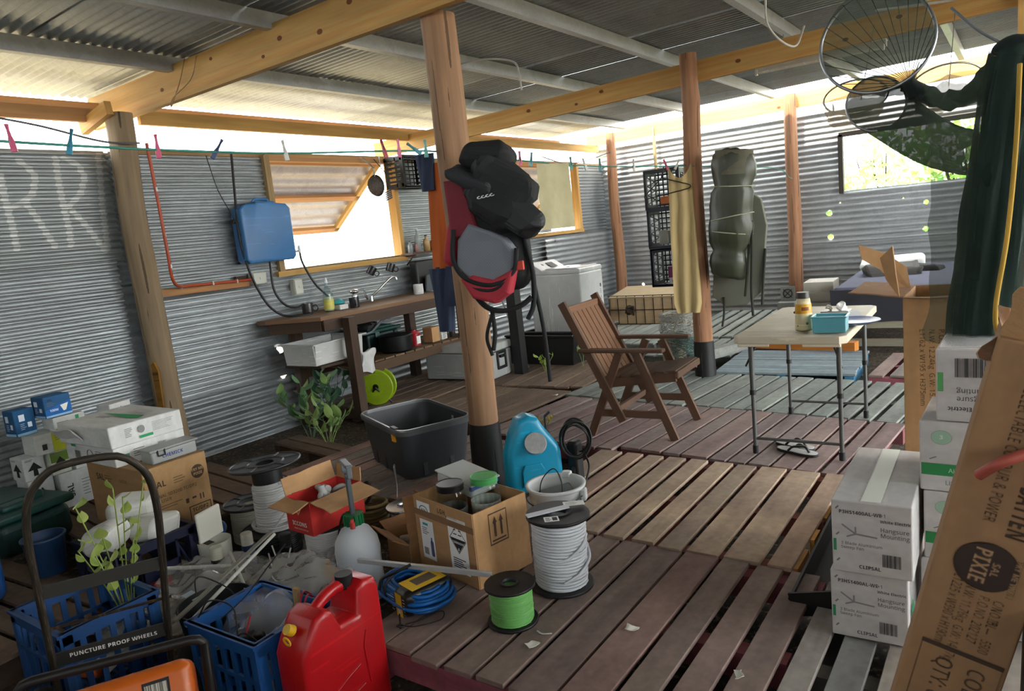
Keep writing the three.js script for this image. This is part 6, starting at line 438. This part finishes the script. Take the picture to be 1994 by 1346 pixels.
// ---------- fishing nets ----------
{ const netM = new THREE.MeshStandardMaterial({ color: 0x3f4d3c, roughness: .95, transparent: true, opacity: .58, side: THREE.DoubleSide }), netT = new THREE.MeshStandardMaterial({ color: 0x2f3d30, roughness: .95, transparent: true, opacity: .9, side: THREE.DoubleSide }), netD = new THREE.MeshStandardMaterial({ color: 0x1d3029, roughness: .95, transparent: true, opacity: .8, side: THREE.DoubleSide });
  const t = thing('hoop_net', 'green keep net with a steel hoop hung from the roof', 'net', [-.44, 2.05, -3.1], 0); const H = mesh('hoop', tor(.19, .006, 0, 0, 0, 0, 0, 0, 60, 8), M.steel, t); H.rotation.set(-.25, .1, 0); const cone = (r0, c0, r1, c1, n = 40, m = 18, tw = .4) => { const P = [], I = [], UV = []; for (let j = 0; j <= m; j++) { const s = j / m, e = s ** .6; const c = v(...c0).lerp(v(...c1), s); c.y -= .04 * Math.sin(Math.PI * s); for (let i = 0; i <= n; i++) { const a = i / n * 6.283 + tw * s, r = (r0 + (r1 - r0) * e) * (1 + (.12 * Math.sin(a * 9 + s * 2) * s)); P.push(c.x + Math.cos(a) * r, c.y + Math.sin(a) * r, c.z + .2 * r * Math.sin(a)); UV.push(i / n * 4, s * 4); } } for (let j = 0; j < m; j++) for (let i = 0; i < n; i++) { const a = j * (n + 1) + i; I.push(a, a + 1, a + n + 2, a, a + n + 2, a + n + 1); } const g = new THREE.BufferGeometry(); g.setAttribute('position', new THREE.Float32BufferAttribute(P, 3)); g.setAttribute('uv', new THREE.Float32BufferAttribute(UV, 2)); g.setIndex(I); g.computeVertexNormals(); return g; };
  mesh('net_cone', cone(.188, [0, 0, 0], .02, [.1, -.16, -.06]), netM, t); const st = []; for (let i = 0; i < 26; i++) { const a = i / 26 * 6.283; st.push(rod([Math.cos(a) * .188, Math.sin(a) * .185, .02 * Math.sin(a)], [.1, -.16, -.06], .0014, 4)); } const sm = mesh('net_cords', st, pls(0x2b3a30, .9), t); sm.userData.kind = 'stuff'; mesh('net_neck', wob(tube([[.09, -.16, -.06], [.14, -.21, -.04], [.2, -.245, 0], [.26, -.255, .04], [.32, -.22, .06], [.38, -.16, .09]], .03, 60, false, 12), .02, 22), fab(0x16231f), t); mesh('net_tail', cone(.105, [-.02, -.21, -.1], .07, [.34, -.46, .0], 36, 16, 1.2), netT, t); mesh('second_hoop', tor(.105, .004, -.02, -.21, -.1, -.2, .3), M.steel, t); mesh('hang_cord', tube([[-.02, .19, 0], [0, .35, .02], [0, .9, 0]], .004, 20), pls(0x5b9a90, .8), t); mesh('cord_knot', wob(new THREE.IcosahedronGeometry(.022, 2), .014, 40), pls(0x5b9a90, .8), t).position.set(0, .17, .02);
  const b = thing('net_bundle', 'dark green net bundle hanging by the tall carton', 'net', [-.06, .94, -2.98], .1); const g = new THREE.CylinderGeometry(.085, .1, .98, 40, 30, true); const p = g.attributes.position; for (let i = 0; i < p.count; i++) { const y = p.getY(i), a = Math.atan2(p.getZ(i), p.getX(i)), tt = y / .98 + .5, r = .1 * (1 - .18 * tt) * (1 + .12 * Math.sin(a * 11 + y * 3)) + .015 * PN.noise(Math.cos(a) * 2, y * 4, Math.sin(a) * 2); p.setXYZ(i, Math.cos(a) * r - .05 * (1 - tt) + .06 * tt * tt, y + .49, Math.sin(a) * r); } g.computeVertexNormals(); mesh('net_folds', g, netD, b); const g2 = g.clone().scale(.75, .98, .75); mesh('inner_folds', g2, fab(0x16302a), b); mesh('net_veil', wob(new THREE.PlaneGeometry(.2, .9, 16, 40).translate(-.11, .47, .04), .03, 9), netM, b); mesh('top_gather', wob(new THREE.SphereGeometry(.08, 20, 14).scale(1, .5, 1).translate(.055, .98, 0), .02, 12), fab(0x0f201c), b);
  const s = thing('drop_net', 'pale fishing drop net behind the green keep net', 'net', [-.93, 2.16, -5.6], 0); mesh('ring', tor(.2, .006, 0, 0, 0, 1.1, .2), M.steel, s); mesh('net_bag', wob(new THREE.SphereGeometry(.2, 40, 20, 0, 6.283, 1.57, 1.57).scale(1, .95, 1), .06, 9), new THREE.MeshStandardMaterial({ color: 0xb3a58e, roughness: .95, transparent: true, opacity: .7, side: THREE.DoubleSide }), s); mesh('hang_cord', rod([0, 0, -.2], [0, .62, -.88], .003), M.grey, s); const s2 = copy(s, 'tan net bag hung near the hanging bundle', [-.4, 2.16, -5.65], .0); }
one('yellow_rope', 'yellow rope hanging down the near edge', 'rope', tube([[-.005, 1.82, -2.6], [-.012, 1.6, -2.56], [-.03, 1.35, -2.5], [-.055, 1.16, -2.44], [-.05, 1.08, -2.4], [-.02, 1.05, -2.36], [.04, 1.12, -2.34]], .0065, 60), fab(0xc39a3c)); one('grey_rope', 'grey rope slanting from the roof to the net bundle', 'rope', tube([[-.2, 2.1, -3.05], [-.12, 2.0, -3.0], [-.03, 1.92, -2.98]], .005, 20), M.grey);
// ---------- light fitting, line, pegs, cables ----------
{ const t = thing('batten_light', 'white fluorescent batten fitting under the roof', 'light', [-1.44, 2.68, -6.95], .01); mesh('reflector', [rb(1.06, .012, .16, .004, 0, .06, 0), rb(1.06, .06, .05, .006, 0, .03, 0)], M.white, t); for (const x of [-.28, .28]) mesh('hanger_rod', rod([x, .06, 0], [x, .28, 0], .004), M.steel, t); mesh('lamp_tube', cy(.013, .013, 1.0, 0, -.01, .06, 14, false, 0, 0, Math.PI / 2), pls(0xe9e9e2, .3), t); for (const x of [-.51, .51]) mesh('lamp_holder', rb(.02, .05, .04, .004, x, -.005, .06), M.white, t); }
const LP = [[-2.99, 2.02, -.9], [-2.97, 2.0, -1.15], [-2.95, 1.985, -2.23], [-2.78, 2.0, -3.28], [-2.8, 1.97, -4.2], [-2.78, 1.94, -5.2], [-2.62, 1.93, -6.0], [-2.42, 1.91, -6.27]]; const lineC = new THREE.CatmullRomCurve3(LP.map((p) => v(...p)));
one('clothes_line', 'green twisted clothes line between the posts', 'clothes line', [new THREE.TubeGeometry(lineC, 120, .0055, 6), tube([[-2.36, 1.9, -6.27], [-2.0, 1.85, -7.5], [-2.3, 1.8, -9.3], [-2.66, 1.83, -10.92]], .004, 40)], pls(0x3f8f7f, .8));
{ const peg = thing('clothes_peg', 'x', 'peg', [0, 0, 0], 0, 'clothes pegs'); const pc = { pink: pls(0xd8527c, .4), blue: pls(0x1f8fae, .4), navy: pls(0x27406e, .4), green: pls(0x1d9a86, .4), red: pls(0xc8344c, .4), white: pls(0xd9d6cc, .5), teal: pls(0x2a8f9a, .4) }; scene.remove(peg); taken['clothes_peg'] = -1; const arm = ext([[-.006, -.045], [.004, -.045], [.008, -.01], [.005, .02], [.012, .05], [.004, .052], [-.004, .01]], .012, .001); const arm2 = arm.clone().rotateY(Math.PI); const list = [[-1.188, 'pink', 'pink peg at the near end of the line', .1], [-1.388, 'blue', 'blue peg leaning, second from the near end', -.25], [-1.733, 'pink', 'pink peg just past the crooked post', 0], [-2.009, 'navy', 'navy peg tipped over beside the green knot', -.6], [-2.361, 'white', 'clear white peg over the first window', .1], [-2.934, 'red', 'reddish peg above the frying pan', .2], [-3.033, 'pink', 'pink peg to the side of the frying pan', 0], [-3.144, 'teal', 'teal peg lying over on the line', .9], [-3.228, 'green', 'green peg just before the centre post', 0], [-3.363, 'white', 'first white peg on the centre post', -.3], [-3.423, 'white', 'second white peg on the centre post', -.35], [-4.1, 'red', 'red peg right after the backpack', .1], [-4.21, 'pink', 'pink peg between backpack and towel', 0], [-4.35, 'teal', 'teal peg at the towel corner', -.2], [-4.9, 'green', 'green peg past the khaki towel', 0], [-5.1, 'white', 'white peg before the corner post', .3], [-5.308, 'teal', 'teal peg near the hanging crates', 0], [-5.776, 'white', 'white peg over the hanging crates', 0], [-6.12, 'pink', 'pink peg on the yellow garment', .4], [-6.2, 'white', 'white peg against the red post', -.6]]; for (const [u, c, l, tl] of list) { let lo = 0, hi = 1; for (let k = 0; k < 30; k++) { const m = (lo + hi) / 2; if (lineC.getPoint(m).z > u) lo = m; else hi = m; } const p = lineC.getPoint(lo), t = thing('clothes_peg', l, 'peg', [p.x, p.y + .01, p.z], 1.1, 'clothes pegs'); t.rotation.z = tl; mesh('jaw', arm, pc[c], t).rotation.z = .12; mesh('jaw', arm2, pc[c], t).rotation.z = -.12; mesh('spring', tor(.006, .0015, 0, 0, 0), M.steel, t); } }
const cabl = (l, pts, r, m) => one('hanging_cable', l, 'cable', tube(pts, r, pts.length * 12), m, 'hanging cables'); cabl('grey cable looping over the first rafter to the crooked post', [[-5.6, 2.62, -2.0], [-5.55, 2.55, -2.4], [-5.5, 2.45, -2.8], [-5.45, 2.44, -3.05]], .008, M.grey); cabl('thin cable drooping from the rafter face by the crooked post', [[-4.9, 2.95, -3.18], [-5.0, 2.8, -3.17], [-5.15, 2.66, -3.17], [-5.1, 2.72, -3.17], [-4.85, 2.8, -3.17], [-4.75, 2.94, -3.18]], .004, M.pineGrey); cabl('white flex curling down from the roof behind the centre post', [[-3.95, 2.94, -5.1], [-3.7, 2.95, -5.2], [-3.5, 2.9, -5.3], [-3.45, 2.8, -5.3], [-3.44, 2.66, -5.3]], .008, M.white); cabl('white flex hanging from the roof beside the far purlin', [[-1.5, 2.95, -5.6], [-1.52, 2.8, -5.7], [-1.48, 2.7, -5.9], [-1.42, 2.68, -6.1], [-1.4, 2.85, -6.3]], .008, M.white); cabl('white cable running down to the pine post', [[-.9, 2.85, -6.35], [-.4, 2.8, -6.35], [-.1, 2.82, -6.36], [.3, 2.7, -6.36]], .01, M.white); cabl('thin black wire from the wall plate to the water container', [[-5.7, 2.4, -3.75], [-5.68, 2.1, -3.8], [-5.66, 1.85, -3.9], [-5.65, 1.7, -3.93]], .004, M.black); cabl('black lead strung above the second window', [[-5.6, 2.5, -9.0], [-5.6, 2.42, -9.6], [-5.58, 2.46, -10.2], [-5.47, 2.6, -10.88]], .008, M.black);
// ---------- bushes beyond the opening ----------
function bush(label, x, z, r, h, n, col) { const t = thing('bush', label, 'bush', [x, -.17, z], 0, 'bushes outside'); const lg = leafGeo(.16, .07); const im = new THREE.InstancedMesh(lg, leafM(col), n); im.name = 'foliage'; im.userData.kind = 'stuff'; const q = new THREE.Object3D(), cc = new THREE.Color(); for (let i = 0; i < n; i++) { const a = rnd(6.28), u = Math.cbrt(rnd()), e = Math.acos(rnd(-1, 1)); q.position.set(r * u * Math.sin(e) * Math.cos(a), h * .55 + h * .5 * u * Math.cos(e), r * u * Math.sin(e) * Math.sin(a)); q.rotation.set(rnd(6), rnd(6), rnd(6)); q.scale.setScalar(rnd(.7, 1.5)); q.updateMatrix(); im.setMatrixAt(i, q.matrix); im.setColorAt(i, cc.setRGB(rnd(.6, 1.1), rnd(.8, 1.1), rnd(.5, .9))); } t.add(im); for (let k = 0; k < 5; k++) mesh('stem', rod([rnd(-.2, .2), 0, rnd(-.2, .2)], [rnd(-r, r) * .6, h * .8, rnd(-r, r) * .6], .03, 7, .01), M.rust, t); }
bush('bush outside seen through the near part of the opening', -3.9, -15.5, 1.0, 3.2, 1500, 0xa9c48a); bush('bush outside in the middle of the opening', -2.1, -16, 1.1, 3.0, 1500, 0xafc890); bush('bush outside behind the hanging net', -.6, -15.2, 1.1, 3.0, 1500, 0xa8c47e); bush('tall bush outside beyond the shed corner', 1.2, -15.5, 1.5, 4.6, 1800, 0x90b56c);

{ const sm = mat(0xd8d4c8, .9); [[-1.17, -2.2, 'pale paper scrap on the pinkish boards near the gap'], [-1.45, -1.95, 'tiny pale scrap in front of the green wire drum'], [-.74, -2.1, 'pale scrap lying over a wide gap near the fan cartons'], [-3.42, -5.35, 'pale scrap on the brown boards before the ice chest']].forEach(([x, z, l], i) => one('paper_scrap', l, 'scrap', wob(new THREE.BoxGeometry(.045, .003, .03, 5, 1, 4), .012, 30, i), sm, 'paper scraps', [x, .006, z], [0, i, 0])); }
renderer.render(scene, camera);
